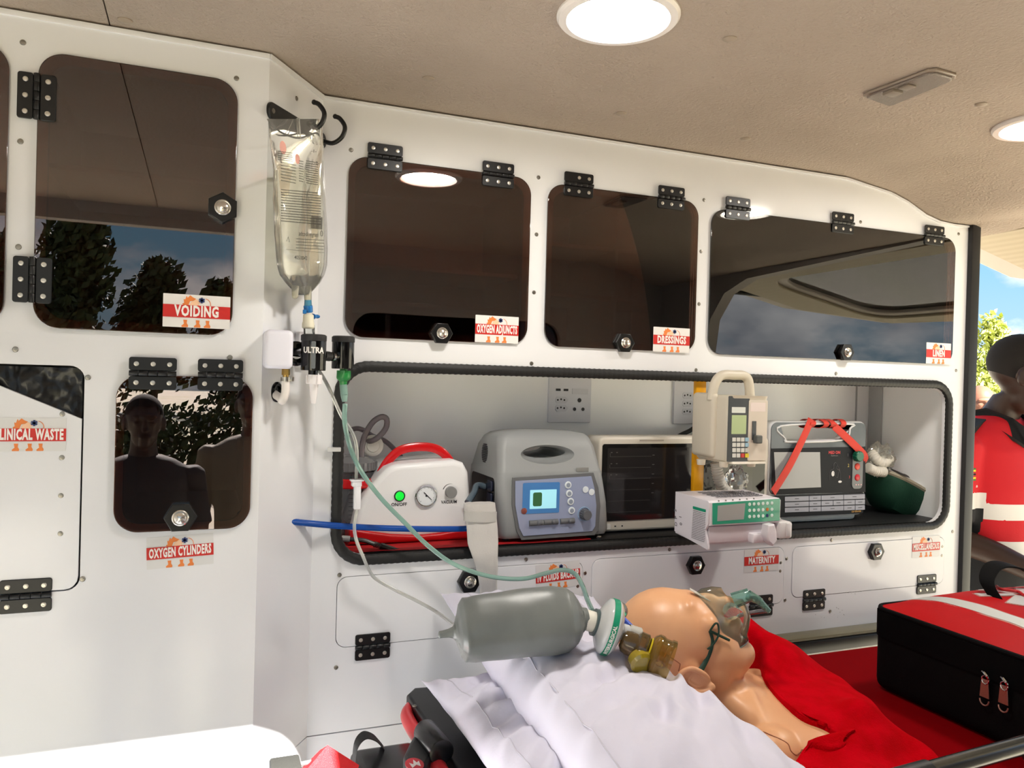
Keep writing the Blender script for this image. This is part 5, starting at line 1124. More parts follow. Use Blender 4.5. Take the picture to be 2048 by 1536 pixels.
# ear
g = G()
def ear(pts, r): g.tube([hp_(a, f, .074+o) for a, f, o in pts], r, 10, 6)
E0, F0 = -.034, -.012
ear([(E0-.016, F0+.010, .0), (E0-.004, F0+.016, .006), (E0+.016, F0+.014, .009), (E0+.026, F0-.002, .010), (E0+.018, F0-.018, .010), (E0-.004, F0-.016, .008), (E0-.022, F0-.006, .005), (E0-.028, F0+.004, .001)], .0042)
ear([(E0+.010, F0+.006, .004), (E0+.010, F0-.006, .006), (E0-.004, F0-.007, .006), (E0-.014, F0+.0, .003)], .0030)
g.sph(hp_(E0-.024, F0+.002, .075), (.008, .007, .005), RH).sph(hp_(E0, F0, .074), (.026, .017, .007), RH)
mk('ear', fuse(g.out(), .0014, 3), SKIN, t, smooth=80)
# mould seams on skull, and chest skin edge with a tab hole
def onbody(p, d):                                                   # project to the body surface from outside
    bo = body_obj; o = p-org(bo); r = bo.ray_cast(o+d*.15, -d) ; return (r[1]+org(bo)) if r[0] else p
body_obj = [o for o in t.children if o.name.startswith('body')][0]
bpy.context.view_layer.update()
SEAMC = mat('manikin_seam', (150, 92, 62), .6)
def wpx(px, py):                                                    # photo pixel -> body surface
    r = ray(px, py).normalized(); h = body_obj.ray_cast(CAM-org(body_obj), r); return (h[1]+org(body_obj)) if h[0] else None
for path in (((1328, 1306), (1340, 1314), (1358, 1326), (1360, 1330), (1357, 1342)), ((1560, 1478), (1576, 1488), (1582, 1502), (1592, 1510), (1601, 1504), (1606, 1500), (1640, 1512)), ((1500, 1452), (1530, 1465), (1560, 1478))):
    P_ = [wpx(*p) for p in path]; P_ = [p for p in P_ if p]
    if len(P_) > 2: G().tube(P_, .0009, 6, 5).make('mould_seam', SEAMC, t)
# oxygen mask, strap, tubing
t = thing('oxygen_mask', 'clear green oxygen mask strapped over the face of the manikin', 'oxygen mask', hp_(-.03, .12, 0))
MASK = film('clear_green_plastic', (246, 253, 250), .05, refl=.9, body=((214, 244, 236), .07), ior=1.4)
def mrow(k, h):
    out = []
    for q in [2*PI*i/32 for i in range(32)]:
        a = -.040+math.cos(q)*(.058 if math.cos(q) > 0 else .050)*k; s = math.sin(q)*.042*k*(1-.35*max(0, math.cos(q)))
        drop = (.030*(math.sin(q)**2)+.006)*k
        out.append(hp_(a+.006, .078+h*.85-drop, s))
    return out
g = G().rings([mrow(1.10, -.006), mrow(1.12, -.002), mrow(1.0, .004), mrow(.95, .018), mrow(.82, .036), mrow(.6, .048), mrow(.36, .054)], cap=False)
g.make('mask_shell', MASK, t, smooth=80)
G().tube([p for p in mrow(1.10, -.005)], .0018, 8, 0, closed=True).make('rim', film('green_rim', (220, 240, 232), .03, body=((180, 216, 204), .45)), t)
G().cyl(hp_(-.040, .112, 0), hp_(-.058, .134, 0), .013, .011).cyl(hp_(-.056, .132, 0), hp_(-.076, .132, -.004), .0085, .0065).cyl(hp_(-.074, .132, -.004), hp_(-.098, .124, -.006), .0065, .0045).make('connector', film('teal_clear', (214, 240, 232), .03, body=((150, 205, 190), .25)), t)
for s in (1, -1):
    c = hp_(-.040, .100, .026*s); n_ = (F_*.7+S_v*s).normalized()
    G().lathe([(.0135, 0), (.014, .001), (.0125, .003), (.008, .003), (.008, .0018), (0, .0018)], c, n_, 22).make('valve', film('teal_clear2', (232, 246, 242), .03, body=((180, 220, 210), .15)), t)
c = hp_(.012, .094, .006)
G().rings([[c+A_*a_+S_v*s_+F_*f_ for a_, s_ in ((.018, -.006), (.018, .006), (-.018, .006), (-.018, -.006))] for f_ in (0, .0012)]).make('nose_clip', mat('nose_clip_white', (214, 208, 196), .35), t)
ol = [hp_(-.096, .125, -.006), W(1478, 1232, 1.13), W(1484, 1255, 1.12), W(1477, 1280, 1.10), W(1462, 1297, 1.09), W(1448, 1306, 1.09)]
G().tube(ol, .0036, 10, 8).make('tubing', film('clear_tube_grey', (224, 220, 222), .04, body=((196, 190, 196), .35)), t)
# elastic strap following the head surface
SP = [(1420, 1262), (1425, 1280), (1422, 1300), (1412, 1322), (1400, 1342), (1388, 1357), (1374, 1368)]
P_ = []
for p in SP:
    h = wpx(*p)
    if h: P_.append(h+(CAM-h).normalized()*.0015)
if len(P_) > 3:
    G().tube(P_, lambda u: .0026+.0028*min(1, max(0, u-.3)*2), 10, 6, flat=.35, up=(CAM-HC).normalized()).make('elastic_strap', mat('dark_green_elastic', (16, 52, 38), .6), t)
    a = P_[0]; G().tube([a, a+V((.006, -.004, .012)), a+V((.012, -.004, .010)), a+V((.012, -.006, -.006)), a+V((.002, -.006, -.020)), a+V((-.008, -.006, -.026))], .0016, 8, 8).make('strap_tail', mat('dark_green_elastic'), t)
    b = hp_(-.055, .062, .046); G().tube([b, P_[0]], .0022, 8, 0).make('strap_lug', mat('dark_green_elastic'), t)
# ================================================================ grey breathing bag, filter and valve
t = thing('breathing_bag', 'grey breathing bag with filter and amber resuscitator valve lying across the pillow', 'breathing bag', W(1050, 1250, 1.07))
e0, e1 = W(876, 1270, 1.10), W(1166, 1238, 1.06)
ax_ = (e1-e0); Lb = ax_.length; ax_n = ax_.normalized(); up_ = (Z_-ax_n*ax_n.z).normalized(); sd_ = ax_n.cross(up_)
prof_ = [(0, .0008), (.003, .0035), (.009, .0052), (.03, .0054), (.07, .0064), (.100, .0085), (.118, .014), (.135, .026), (.15, .038), (.18, .0485), (.24, .0515), (.4, .0520), (.6, .0535), (.78, .0545), (.88, .051), (.935, .042), (.965, .031), (.985, .022), (1.0, .0175), (1.03, .0165)]
dens = []
for i in range(len(prof_)-1):
    for k in range(4): f = k/4; dens.append((prof_[i][0]*(1-f)+prof_[i+1][0]*f, prof_[i][1]*(1-f)+prof_[i+1][1]*f))
dens.append(prof_[-1])
def bring(u, r):
    c = e0+ax_n*(u*Lb)+up_*(.004*math.sin(PI*u)); out = []
    for q in [2*PI*j/48 for j in range(48)]:
        x, y = math.cos(q), math.sin(q)
        flat_ = 1.0-.10*abs(math.sin(q*2+.3))*(1 if r > .02 else 0)
        rip = .0016*math.sin(q*9+3*u)*max(0, (u-.86)*7)*(1 if u < .985 else 0)
        cre = -.004*math.exp(-((q-.35)/.10)**2)*(1 if .14 < u < .75 else 0)*min(1, (u-.14)*6 if u > .14 else 0)*0+.0
        dn = .010*math.exp(-((u-.16)/.05)**2)*math.cos(q*3)*(1 if u > .11 else 0)
        rr_ = r*flat_+rip+dn*.5+cre+.0012*noise.noise(V((u*6, x*2, y*2)))*(r > .03)
        out.append(c+up_*(y*rr_*1.0)+sd_*(x*rr_*.92))
    return out
G().rings([bring(u, r) for u, r in dens]).make('reservoir_bag', mat('grey_rubber', (104, 108, 107), .36, bump=('noise', 60, .12), vary=(14, (112, 116, 114), .4, .6)), t, smooth=70)
G().tube([bring(u, .0)[0] for u in (0,)]*1, .001, 4, 0) if False else None
f0 = W(1216, 1252, 1.05); da = (f0-e1).normalized()
G().lathe([(.0155, 0), (.0155, .026)], e1-da*.004, da, 28).make('white_connector', mat('ivory_plastic', (228, 224, 212), .35), t)
c1 = f0-da*.022
G().lathe([(.016, -.002), (.0205, -.002), (.0205, .003), (.018, .004), (.016, .004)], c1, da, 30).make('grey_collar', mat('dark_teal_grey', (70, 86, 88), .35), t)
fd = (da*.92+V((.0, -.10, -.02))).normalized()
FW = film('filter_clear_white', (236, 236, 236), .08, body=((222, 224, 224), .72))
G().lathe([(.012, .002), (.022, .004), (.034, .010), (.0405, .014), (.042, .017), (.042, .020)], c1, fd, 40).lathe([(.042, .026), (.042, .030), (.038, .034), (.024, .040), (.012, .042), (.0115, .060)], c1, fd, 40).make('filter_housing', FW, t)
bd = G().lathe([(.0420, .0185), (.0432, .0190), (.0432, .0275), (.0420, .028)], c1, fd, 48).make('green_band', mat('filter_green', (24, 140, 104), .35), t)
# lettering wrapped round the green band
tx = G().text('INTERSURGICAL', .0078, Matrix.Identity(4), 0, 0, .9, .0002, .0003).out()
vx = (CAM-c1); vx = (vx-fd*vx.dot(fd)).normalized(); vy = fd.cross(vx)
for v in tx.vertices:
    a = -v.co.x/.0434+.50; v.co = c1+fd*(.0232-v.co.y)+(vx*math.cos(a)+vy*math.sin(a))*(.0434+v.co.z)
mk('lettering', tx, LETTER, bd, smooth=0)
vc_ = c1+fd*.056
G().lathe([(.0135, -.002), (.0135, .016), (.0110, .018)], vc_, fd, 24).make('port_sleeve', mat('pale_sleeve', (178, 176, 168), .4), t)
AMB = film('amber_plastic', (206, 180, 120), .04, body=((150, 118, 50), .30))
AMB2 = film('smoky_amber', (196, 178, 140), .04, body=((120, 96, 60), .38))
v1 = W(1262, 1288, 1.02); v2 = W(1316, 1312, .998); dv = (v2-v1).normalized()
G().lathe([(.010, -.016), (.016, -.012), (.018, -.004), (.018, .006), (.024, .010), (.024, .022), (.018, .026)], v1, dv, 32).cyl(vc_+fd*.010, v1, .0105, .013).make('valve_body', AMB2, t)
G().lathe([(.012, .024), (.026, .030), (.031, .036), (.031, .042), (.029, .046), (.029, .054), (.031, .056), (.031, .062), (.022, .063)], v1, dv, 36).make('mask_port', AMB, t)
G().lathe([(.020, .026), (.0265, .034), (.0265, .040), (.012, .040)], v1, dv, 30).make('yellow_valve', mat('yellow_silicone', (196, 176, 30), .35), t)
c = v1+V((-.006, -.014, -.012)); G().lathe([(.012, -.006), (.018, -.002), (.018, .010), (.014, .014), (0, .015)], c+dv*.012, (S_v*.8+dv*.4-Z_*.2).normalized(), 26).make('pressure_cap', mat('amber_cap', (150, 130, 30), .15, coat=1), t)
bl_ = W(1246, 1240, 1.06); G().tube([bl_+V((-.01, 0, .012)), bl_, bl_+V((.02, -.02, -.022))], .0085, 12, 6, flat=.6).make('blue_tag', mat('blue_plastic2', (66, 96, 200), .4), t)
G().cyl(W(1234, 1228, 1.07), W(1244, 1238, 1.065), .011).make('green_cap', mat('filter_green'), t)
G().sph(W(1232, 1222, 1.085), (.020, .016, .016)).make('clear_cuff', film('clear_cuff', (228, 226, 220), .05, body=((190, 186, 178), .3)), t, smooth=80)
# ================================================================ red blanket
BL = mat('red_fleece', (176, 0, 10), .95, sheen=.0, spec=.05, bump=('noise', 420, .7), vary=(30, (190, 0, 18), .4, .6), bdist=.002)
R_ = [((1428, 1226), .812), ((1500, 1240), .800), ((1575, 1274), .782), ((1632, 1316), .752), ((1690, 1362), .735), ((1742, 1418), .726), ((1800, 1462), .716), ((1868, 1512), .704), ((1905, 1580), .70)]
I_ = [((1436, 1300), .742), ((1512, 1312), .752), ((1534, 1368), .768), ((1592, 1428), .765), ((1655, 1456), .760), ((1690, 1482), .722), ((1665, 1508), .715), ((1605, 1534), .72), ((1520, 1590), .74)]
rows_ = []
for (a, za), (b, zb) in zip(R_, I_):
    r = WZ(a[0], a[1], za); i = (wpx(*b) if b[0] > 1500 else None) or WZ(b[0], b[1], zb); zb = i.z; o = (r-i); o.z = 0; o.normalize()
    base = r+o*.045; base.z = MZ+.004; far = r+o*.018; far.z = za-.018
    m1 = r.lerp(i, .35)+V((0, 0, .012)); m2 = r.lerp(i, .72)+V((0, 0, .010))
    tuck = i-o*.012; tuck.z = zb-.030
    base.y = min(base.y, 1.34); far.y = min(far.y, 1.33)
    rows_.append([base, far, r, m1, m2, i+V((0, 0, .006)), i-o*.006+V((0, 0, -.008)), tuck])
rows_ = [catmull(r, 8) for r in rows_]; nc = len(rows_[0])
cols = [catmull([rows_[i][j] for i in range(len(rows_))], 10) for j in range(nc)]
def bl_f(u, v):
    i = round(u*(len(cols[0])-1)); j = round(v*(nc-1)); p = cols[j][i].copy(); e = math.sin(PI*min(1, max(0, v)))
    p.z += e*(.019*math.sin(u*13+v*5)*math.sin(v*7+u*3)+.026*noise.noise(V((p.x*13, p.y*13, 2)))+.004*noise.noise(V((p.x*45, p.y*45, 6))))
    h = body_obj.ray_cast(V((p.x, p.y, 2))-org(body_obj), V((0, 0, -1)))
    if h[0] and v < .93: p.z = max(p.z, (h[1]+org(body_obj)).z+.007)
    return p
t = thing('blanket', 'rumpled red fleece blanket drawn over the far side of the manikin', 'blanket', (1.05, 1.0, MZ))
mk('fleece', evalmods(G().grid(bl_f, len(cols[0])-1, nc-1).out(), [('SMOOTH', dict(factor=.5, iterations=16)), ('SOLIDIFY', dict(thickness=.004, offset=-1, use_even_offset=False))]), BL, t, smooth=80)
# ================================================================ red and black equipment bag
BX0, BX1, BY0, BY1, BZ = 1.226, 1.72, .82, 1.150, .828
t = thing('medical_bag', 'red topped black equipment bag with silver reflective stripes on the mattress', 'bag', ((BX0+BX1)/2, (BY0+BY1)/2, MZ))
BBLK = mat('black_nylon', (3, 3, 4), .8, bump=('noise', 300, .4), spec=.15); BRED = mat('red_nylon', (170, 0, 10), .6, spec=.2, bump=('noise', 260, .3))
G().box((BX0, BY0, MZ+.001), (BX1, BY1, BZ-.004), .022, 5).make('body', BBLK, t)
def topz(x, y):
    u = (x-BX0)/(BX1-BX0)*2-1; v = (y-BY0)/(BY1-BY0)*2-1
    return BZ+.038*max(0, 1-abs(u)**3)*max(0, 1-abs(v)**2.6)**.7+.002*noise.noise(V((x*16, y*16, 1)))
def lid_f(u, v):
    x = BX0+.004+u*(BX1-BX0-.008); y = BY0+.004+v*(BY1-BY0-.008)
    # rounded corners
    cx = min(max(x, BX0+.03), BX1-.03); cy = min(max(y, BY0+.03), BY1-.03); d = V((x-cx, y-cy)); 
    if d.length > .027: d = d.normalized()*.027; x, y = cx+d.x, cy+d.y
    return V((x, y, topz(x, y)))
G().grid(lid_f, 60, 50, .006).make('lid', BRED, t, smooth=60)
edge = [V((x, y, BZ+.000)) for x, y in rr(BX0, BY0, BX1, BY1, .03, 8)]
G().tube(edge, .0045, 8, 0, closed=True).make('piping', BBLK, t)
G().rings([[V((x+o*(.004 if abs(x-cx_)>0 else 0), y, z)) for x, y in rr(BX0-.004, BY0-.004, BX1+.004, BY1+.004, .03, 8)] for z, o, cx_ in ((BZ-.052, 0, 0), (BZ-.004, 0, 0))]).make('zip_flap', mat('black_nylon2', (3, 3, 4), .8, spec=.1, bump=('noise', 200, .4)), t)
REF = mat('silver_reflective', (206, 210, 208), .35, .35, bump=('noise', 60, .4)); RPK = mat('pink_edge', (176, 120, 112), .5)
def stripe(x, w_, nm, m, dz_=.0012): G().rings([[V((x+dx_+.006*math.sin(3*(y-BY0)), y, topz(x+dx_, y)+dz_)) for dx_ in (-w_/2, w_/2)]+[V((x+dx_+.006*math.sin(3*(y-BY0)), y, topz(x+dx_, y)-.002)) for dx_ in (w_/2, -w_/2)] for y in [BY0+.006+(BY1-BY0-.012)*i/30 for i in range(31)]]).make(nm, m, t)
stripe(1.318, .034, 'stripe_edge', RPK, .0008); stripe(1.318, .027, 'reflective_stripe', REF, .0016)
stripe(1.600, .034, 'stripe_edge', RPK, .0008); stripe(1.600, .027, 'reflective_stripe', REF, .0016)
# six armed reflective emblem on the lid
ec = V((1.455, 1.02)); 
for k in range(6):
    a = PI/6+k*PI/3; e1_ = V((math.cos(a), math.sin(a))); e2_ = V((-e1_.y, e1_.x))
    for (l0, l1, w_, m, dz_) in ((.006, .078, .017, RPK, .0010), (.010, .075, .014, REF, .0018)):
        q = [ec+e1_*l0-e2_*w_*.5, ec+e1_*l1-e2_*w_, ec+e1_*l1+e2_*w_, ec+e1_*l0+e2_*w_*.5]
        G().rings([[V((p.x, p.y, topz(p.x, p.y)+o)) for p in q] for o in (-.001, dz_)]).make('emblem_arm', m, t)
g = G(); g.tube([V((ec.x+.007*math.sin(i*1.1), ec.y-.05+.1*i/12, topz(ec.x, ec.y)+.004)) for i in range(13)], .003, 8, 4); g.make('emblem_snake', mat('red_print', (178, 24, 30), .5), t)
# carrying handles
hb_ = [V((1.40, .93, topz(1.40, .93))), V((1.41, .955, BZ+.060)), V((1.45, .97, BZ+.082)), V((1.50, .97, BZ+.080)), V((1.55, .96, BZ+.060)), V((1.57, .94, topz(1.57, .94)))]
for dy in (0, .10):
    G().rings([[p+V((0, dy+o, q)) for o, q in ((-.016, 0), (.016, .004), (.016, .001), (-.016, -.003))] for p in catmull(hb_, 8)]).make('handle', BBLK, t)
# zip pulls on the left end
for k, (px, py) in enumerate(((1974, 1352), (2012, 1364))):
    c = WX(px, py, BX0-.007)
    z = G().tube([c+V((0, .010, .004)), c+V((-.004, .004, .006)), c+V((-.006, -.004, .002)), c+V((-.004, -.006, -.004))], .0024, 8, 5).tube([c+V((-.004, .006*math.cos(q), -.006+.007*math.sin(q))) for q in [2*PI*i/12 for i in range(12)]], .0012, 6, 2, closed=True)
    z = z.make('zip_slider', CHROME, t)
    G().plate([[(-.006, -.006), (.006, -.006), (.0085, -.036), (-.0085, -.036)]], Matrix.Translation(c+V((-.001, .002, 0))) @ ML(0), .0018, .0004).tube([c+V((-.002, .002+.008*math.cos(q), -.040+.009*math.sin(q))) for q in [PI+PI*i/8 for i in range(9)]], .0013, 6, 2).make('pull_tab', mat('rose_metal', (168, 128, 118), .3, .8), z)
# ================================================================ people
def person(loc, yaw, label, H=1.80, shirt=(190, 10, 26), trousers=(16, 17, 20), skin=(50, 33, 26), uniform=False, head_yaw=0, bow=0, arms='down', glasses=False, nm='person', headz=1.0):
    k = H/1.80; Mx = Matrix.Translation(V(loc)) @ Matrix.Rotation(yaw, 4, 'Z') @ Matrix.Diagonal((k, k, k, 1))
    t = thing(nm, label, 'person', loc)
    SK = mat('skin_%d_%d' % (skin[0], skin[1]), skin, .42, spec=.4)
    def P(*a): return Mx @ V(a)
    def lo(rows, n=32, p=.85):                                      # rows: (z, cx, cy, rx, ry)
        return [[P(cx+rx*math.copysign(abs(math.cos(q))**p, math.cos(q)), cy+ry*math.copysign(abs(math.sin(q))**p, math.sin(q)), z) for q in [2*PI*i/n for i in range(n)]] for z, cx, cy, rx, ry in rows]
    # head (faces -Y in the local frame), bowed and turned
    HB_ = V((0, -.035-.10*bow, 1.665-.05*bow)); RHd = Matrix.Translation(HB_) @ Matrix.Rotation(head_yaw, 4, 'Z') @ Matrix.Rotation(bow*.9, 4, 'X')
    g = G()
    def hsph(c, r, u=20): t_ = bmesh.new(); bmesh.ops.create_uvsphere(t_, u_segments=u, v_segments=14, radius=1); bmesh.ops.transform(t_, matrix=Mx @ RHd @ Matrix.Translation(c) @ Matrix.Diagonal((*r, 1)), verts=t_.verts); g.add(t_)
    hsph((0, .018, .035), (.076, .096, .088)); hsph((0, -.010, .010), (.070, .082, .085)); hsph((0, -.030, -.045), (.054, .058, .060)); hsph((0, -.068, -.082), (.026, .024, .022)); hsph((0, -.092, .036), (.052, .014, .014))
    hsph((0, -.102, -.008), (.012, .014, .028)); hsph((0, -.112, -.022), (.018, .014, .011)); hsph((0, -.090, -.052), (.026, .014, .008)); hsph((0, -.087, -.064), (.022, .013, .007))
    for s in (1, -1): hsph((s*.078, .012, -.002), (.012, .022, .033)); hsph((s*.032, -.080, .008), (.016, .010, .011))
    nk = HB_+V((0, .03, -.05))
    g.rings([[P(c.x+r*math.cos(q), c.y+r*math.sin(q), c.z) for q in [2*PI*i/20 for i in range(20)]] for c, r in ((nk, .052), (nk.lerp(V((0, .01, 1.50)), .5), .055), (V((0, .01, 1.50)), .066), (V((0, .01, 1.44)), .10))])
    g.rings(lo([(1.48, 0, .01, .12, .07), (1.42, 0, .01, .17, .10), (1.2, 0, .0, .15, .10), (1.0, 0, .0, .14, .10), (.9, 0, .0, .15, .10)]))
    AR = {'down': [((-.19, .01, 1.44), (-.235, .02, 1.16), (-.235, -.06, .90)), ((.19, .01, 1.44), (.235, .02, 1.16), (.235, -.06, .90))],
          'lean': [((-.19, .0, 1.44), (-.235, .0, 1.17), (-.07, -.20, 1.06)), ((.19, .0, 1.44), (.24, .0, 1.17), (.16, -.22, 1.04))],
          'raise': [((-.19, .0, 1.44), (-.25, -.16, 1.26), (-.07, -.24, 1.48)), ((.19, .0, 1.44), (.25, -.16, 1.26), (.07, -.24, 1.48))]}[arms]
    for sh, el, wr in AR:
        pts = [V(sh), V(sh).lerp(V(el), .5), V(el), V(el).lerp(V(wr), .45), V(wr)]; rd = (.052, .047, .040, .037, .026)
        cm = catmull(pts, 6); n = len(cm)
        g.rings([[P(*(c+ (lambda T, A: A*math.cos(q)*r+T.cross(A)*math.sin(q)*r)(*fr))) for q in [2*PI*i/16 for i in range(16)]] for c, r, fr in [(cm[i], rd[min(4, int(i/n*4))]*(1-(i/n*4) % 1)+rd[min(4, int(i/n*4)+1)]*((i/n*4) % 1), (lambda T: (T, T.orthogonal().normalized()))((cm[min(i+1, n-1)]-cm[max(i-1, 0)]).normalized())) for i in range(n)]])
        d = (V(wr)-V(el)).normalized(); sd = d.cross(V((0, 1, 0))).normalized() if abs(d.y) < .9 else d.cross(V((1, 0, 0))).normalized(); pn = d.cross(sd)
        pc = V(wr)+d*.048
        g.rings([[P(*(c+sd*math.cos(q)*a+pn*math.sin(q)*b)) for q in [2*PI*i/14 for i in range(14)]] for c, a, b in ((V(wr)-d*.01, .026, .022), (V(wr)+d*.03, .036, .017), (pc, .041, .015), (V(wr)+d*.088, .038, .012))])
        for fi, (o, ln_) in enumerate(((-.030, .070), (-.010, .080), (.010, .076), (.029, .060))):
            f0_ = V(wr)+d*.078+sd*o; pts = [f0_, f0_+d*ln_*.45+pn*.004, f0_+d*ln_*.8+pn*.016, f0_+d*ln_*.95+pn*.030]
            g.tube([P(*p) for p in pts], .0088*k, 8, 3)
        f0_ = V(wr)+d*.030-sd*.030; g.tube([P(*p) for p in (f0_, f0_+d*.03-sd*.022, f0_+d*.058-sd*.026+pn*.010)], .0100*k, 8, 3)
    mk('body', fuse(g.out(), .0062*k, 4), SK, t, smooth=80)
    # hair: close cropped cap
    g = G(); hsph((0, .020, .040), (.0785, .099, .0905), 32); me = g.out(); bm2 = bmesh.new(); bm2.from_mesh(me); inv = (Mx @ RHd).inverted()
    bmesh.ops.delete(bm2, geom=[v for v in bm2.verts if (lambda q: q.z < .02 and q.y < .02 or q.z < -.03 or (q.y < -.05 and q.z < .075))(inv @ v.co)], context='VERTS'); bm2.to_mesh(me); bm2.free()
    if not nm.startswith('bald'): mk('hair', me, mat('cropped_hair', (22, 17, 15), .9, bump=('noise', 400, .6)), t, smooth=80)
    if glasses:
        hx = Mx @ RHd
        G().tube([hx @ V(p) for p in ((-.082, .012, .014), (-.080, -.05, .016), (-.066, -.098, .014), (-.020, -.112, .012))], .0012, 6, 4).tube([hx @ V(p) for p in ((.082, .012, .014), (.080, -.05, .016), (.066, -.098, .014), (.020, -.112, .012))], .0012, 6, 4).tube([hx @ V((-.034+.024*math.cos(q), -.108, .004+.016*math.sin(q))) for q in [2*PI*i/14 for i in range(14)]], .001, 6, 2, closed=True).tube([hx @ V((.034+.024*math.cos(q), -.108, .004+.016*math.sin(q))) for q in [2*PI*i/14 for i in range(14)]], .001, 6, 2, closed=True).make('glasses', STEEL, t)
    # shirt with short sleeves
    g = G(); g.rings(lo([(1.525, 0, .012, .075, .062), (1.505, 0, .010, .130, .080), (1.47, 0, .008, .185, .098), (1.42, 0, .004, .196, .118), (1.30, 0, -.004, .188, .130), (1.15, 0, -.006, .172, .126), (1.04, 0, -.004, .170, .124), (.98, 0, -.002, .176, .126)]))
    for sh, el, wr in AR:
        a, b = V(sh)+V((-.0 if sh[0] < 0 else 0, 0, 0)), V(sh).lerp(V(el), .86); T = (b-a).normalized(); A = T.orthogonal().normalized(); Bv = T.cross(A)
        g.rings([[P(*(a.lerp(b, f)+A*math.cos(q)*r+Bv*math.sin(q)*r)) for q in [2*PI*i/20 for i in range(20)]] for f, r in ((-.12, .045), (0, .070), (.3, .068), (.7, .066), (1.0, .070))])
    me = fuse(g.out(), .008*k, 5)
    SHM = mat('shirt_%d_%d' % (shirt[0], shirt[1]), shirt, .8, bump=('noise', 260, .4))
    cuffs = []
    if uniform:
        bl = mat('uniform_black', (15, 15, 18), .8); wh = mat('reflective_cloth', (212, 208, 204), .45)
        inv = Mx.inverted(); mk('shirt', me, [SHM, wh, bl], t, smooth=80)
        for pl in me.polygons:
            c = inv @ (pl.center+org(t)); arm = abs(c.x) > .178+.0*c.z and c.z < 1.43
            if abs(c.x) > .165 and c.z < 1.44 and c.y > -.08:
                z = c.z
                if z < 1.245: pl.material_index = 2
                elif z < 1.295: pl.material_index = 1
            else:
                if 1.215 < c.z < 1.265 or 1.10 < c.z < 1.155: pl.material_index = 1
                elif c.z <= 1.10: pl.material_index = 2
        # collar, epaulettes, flag patch
        cr = G()
        for s in (1, -1):
            cr.rings([[P(*q) for q in ((s*.070, .050, 1.535), (s*.074, -.010, 1.548), (s*.045, -.075, 1.520), (s*.004, -.094, 1.490), (s*.030, -.118, 1.430), (s*.075, -.108, 1.455), (s*.105, -.050, 1.498), (s*.102, .045, 1.505))], [P(*q) for q in ((s*.066, .050, 1.528), (s*.070, -.010, 1.541), (s*.042, -.072, 1.513), (s*.004, -.090, 1.484), (s*.030, -.112, 1.424), (s*.073, -.100, 1.449), (s*.102, -.048, 1.490), (s*.100, .045, 1.497))]])
        cr.make('collar', bl, t)
        for s in (1, -1):
            G().rings([[P(*q) for q in ((s*.105, .022, 1.516), (s*.105, -.030, 1.514), (s*.200, -.040, 1.476), (s*.204, .018, 1.474))], [P(*q) for q in ((s*.105, .022, 1.500), (s*.105, -.030, 1.498), (s*.200, -.040, 1.455), (s*.204, .018, 1.455))]]).make('epaulette', bl, t)
        sh_ = [o for o in t.children if o.name.startswith('shirt')][0]; bpy.context.view_layer.update()
        def onshirt(px, py):
            h = sh_.ray_cast(CAM-org(sh_), ray(px, py).normalized()); return h[1]+org(sh_)+h[2]*.0012 if h[0] else None
        fl = [mat('flag_green', (60, 110, 40), .7), mat('flag_yellow', (222, 196, 40), .7), mat('flag_red', (170, 30, 30), .7), bl]
        for i, m_ in enumerate((0, 1, 2, 3, 2, 1, 0)):
            P_ = [onshirt(x, 936+i*3.6+d) for x, d in ((1931, 0), (1941, 0), (1951, 0), (1951, 3.6), (1941, 3.6), (1931, 3.6))]
            if all(P_): G().rings([P_, [p+(CAM-p).normalized()*-.002 for p in P_]]).make('flag_band', fl[m_], t)
        a_, b_ = onshirt(1932, 972), onshirt(1957, 972)
        if a_ and b_:
            e1 = (b_-a_).normalized(); e3 = e1.cross(V((0, 0, 1))).normalized(); Mf = Matrix(((e1.x, 0, e3.x, 0), (e1.y, 0, e3.y, 0), (e1.z, 1, e3.z, 0), (0, 0, 0, 1)))
            Mf = Matrix.Translation((a_+b_)/2+(CAM-a_).normalized()*.004) @ Mf
            G().text('Zimbabwean', .013, Mf, -.008, 0, .9, .0003).make('lettering', LETTER, t, smooth=0)
    else: mk('shirt', me, SHM, t, smooth=80)
    g = G(); g.rings(lo([(1.03, 0, 0, .160, .115), (.95, 0, 0, .168, .120), (.86, 0, 0, .172, .118), (.80, 0, 0, .165, .108)]))
    for s in (1, -1): g.rings(lo([(.90, s*.085, 0, .090, .100), (.70, s*.092, 0, .082, .085), (.50, s*.096, 0, .064, .068), (.30, s*.100, .01, .060, .062), (.06, s*.104, .015, .056, .060)], 20))
    mk('trousers', fuse(g.out(), .010*k, 4), mat('trousers_%d' % trousers[0], trousers, .85), t, smooth=80)
    for s in (1, -1):
        G().rings(lo([(.0, s*.105, -.045, .048, .130), (.02, s*.105, -.045, .050, .132), (.05, s*.105, -.030, .046, .112), (.09, s*.105, .010, .044, .062), (.13, s*.105, .015, .044, .050)], 24)).make('boot', mat('black_boot', (18, 17, 17), .4), t)
    return t
person((2.43, 1.80, GROUND), .10, 'paramedic in red and black shirt with white reflective bands, glasses, leaning by the rear opening', 1.86, uniform=True, head_yaw=.75, bow=.42, arms='lean', glasses=True)
person((4.16, 3.20, GROUND), -.5, 'bald person standing outside behind the paramedic', 1.74, shirt=(150, 60, 60), skin=(150, 110, 92), nm='person') if False else None
def bald():
    global person
    o = person((4.17, 3.20, GROUND), -.6, 'person with a shaved head outside, behind the shoulder of the paramedic', 1.70, shirt=(150, 60, 60), skin=(112, 74, 58))
    for c in list(o.children):
        if c.name.startswith('hair'): bpy.data.objects.remove(c)
bald()
person((-.20, -.62, GROUND), PI-.1, 'person outside the side door seen only as a reflection in the small tinted door', 1.56, shirt=(40, 38, 40), arms='down')
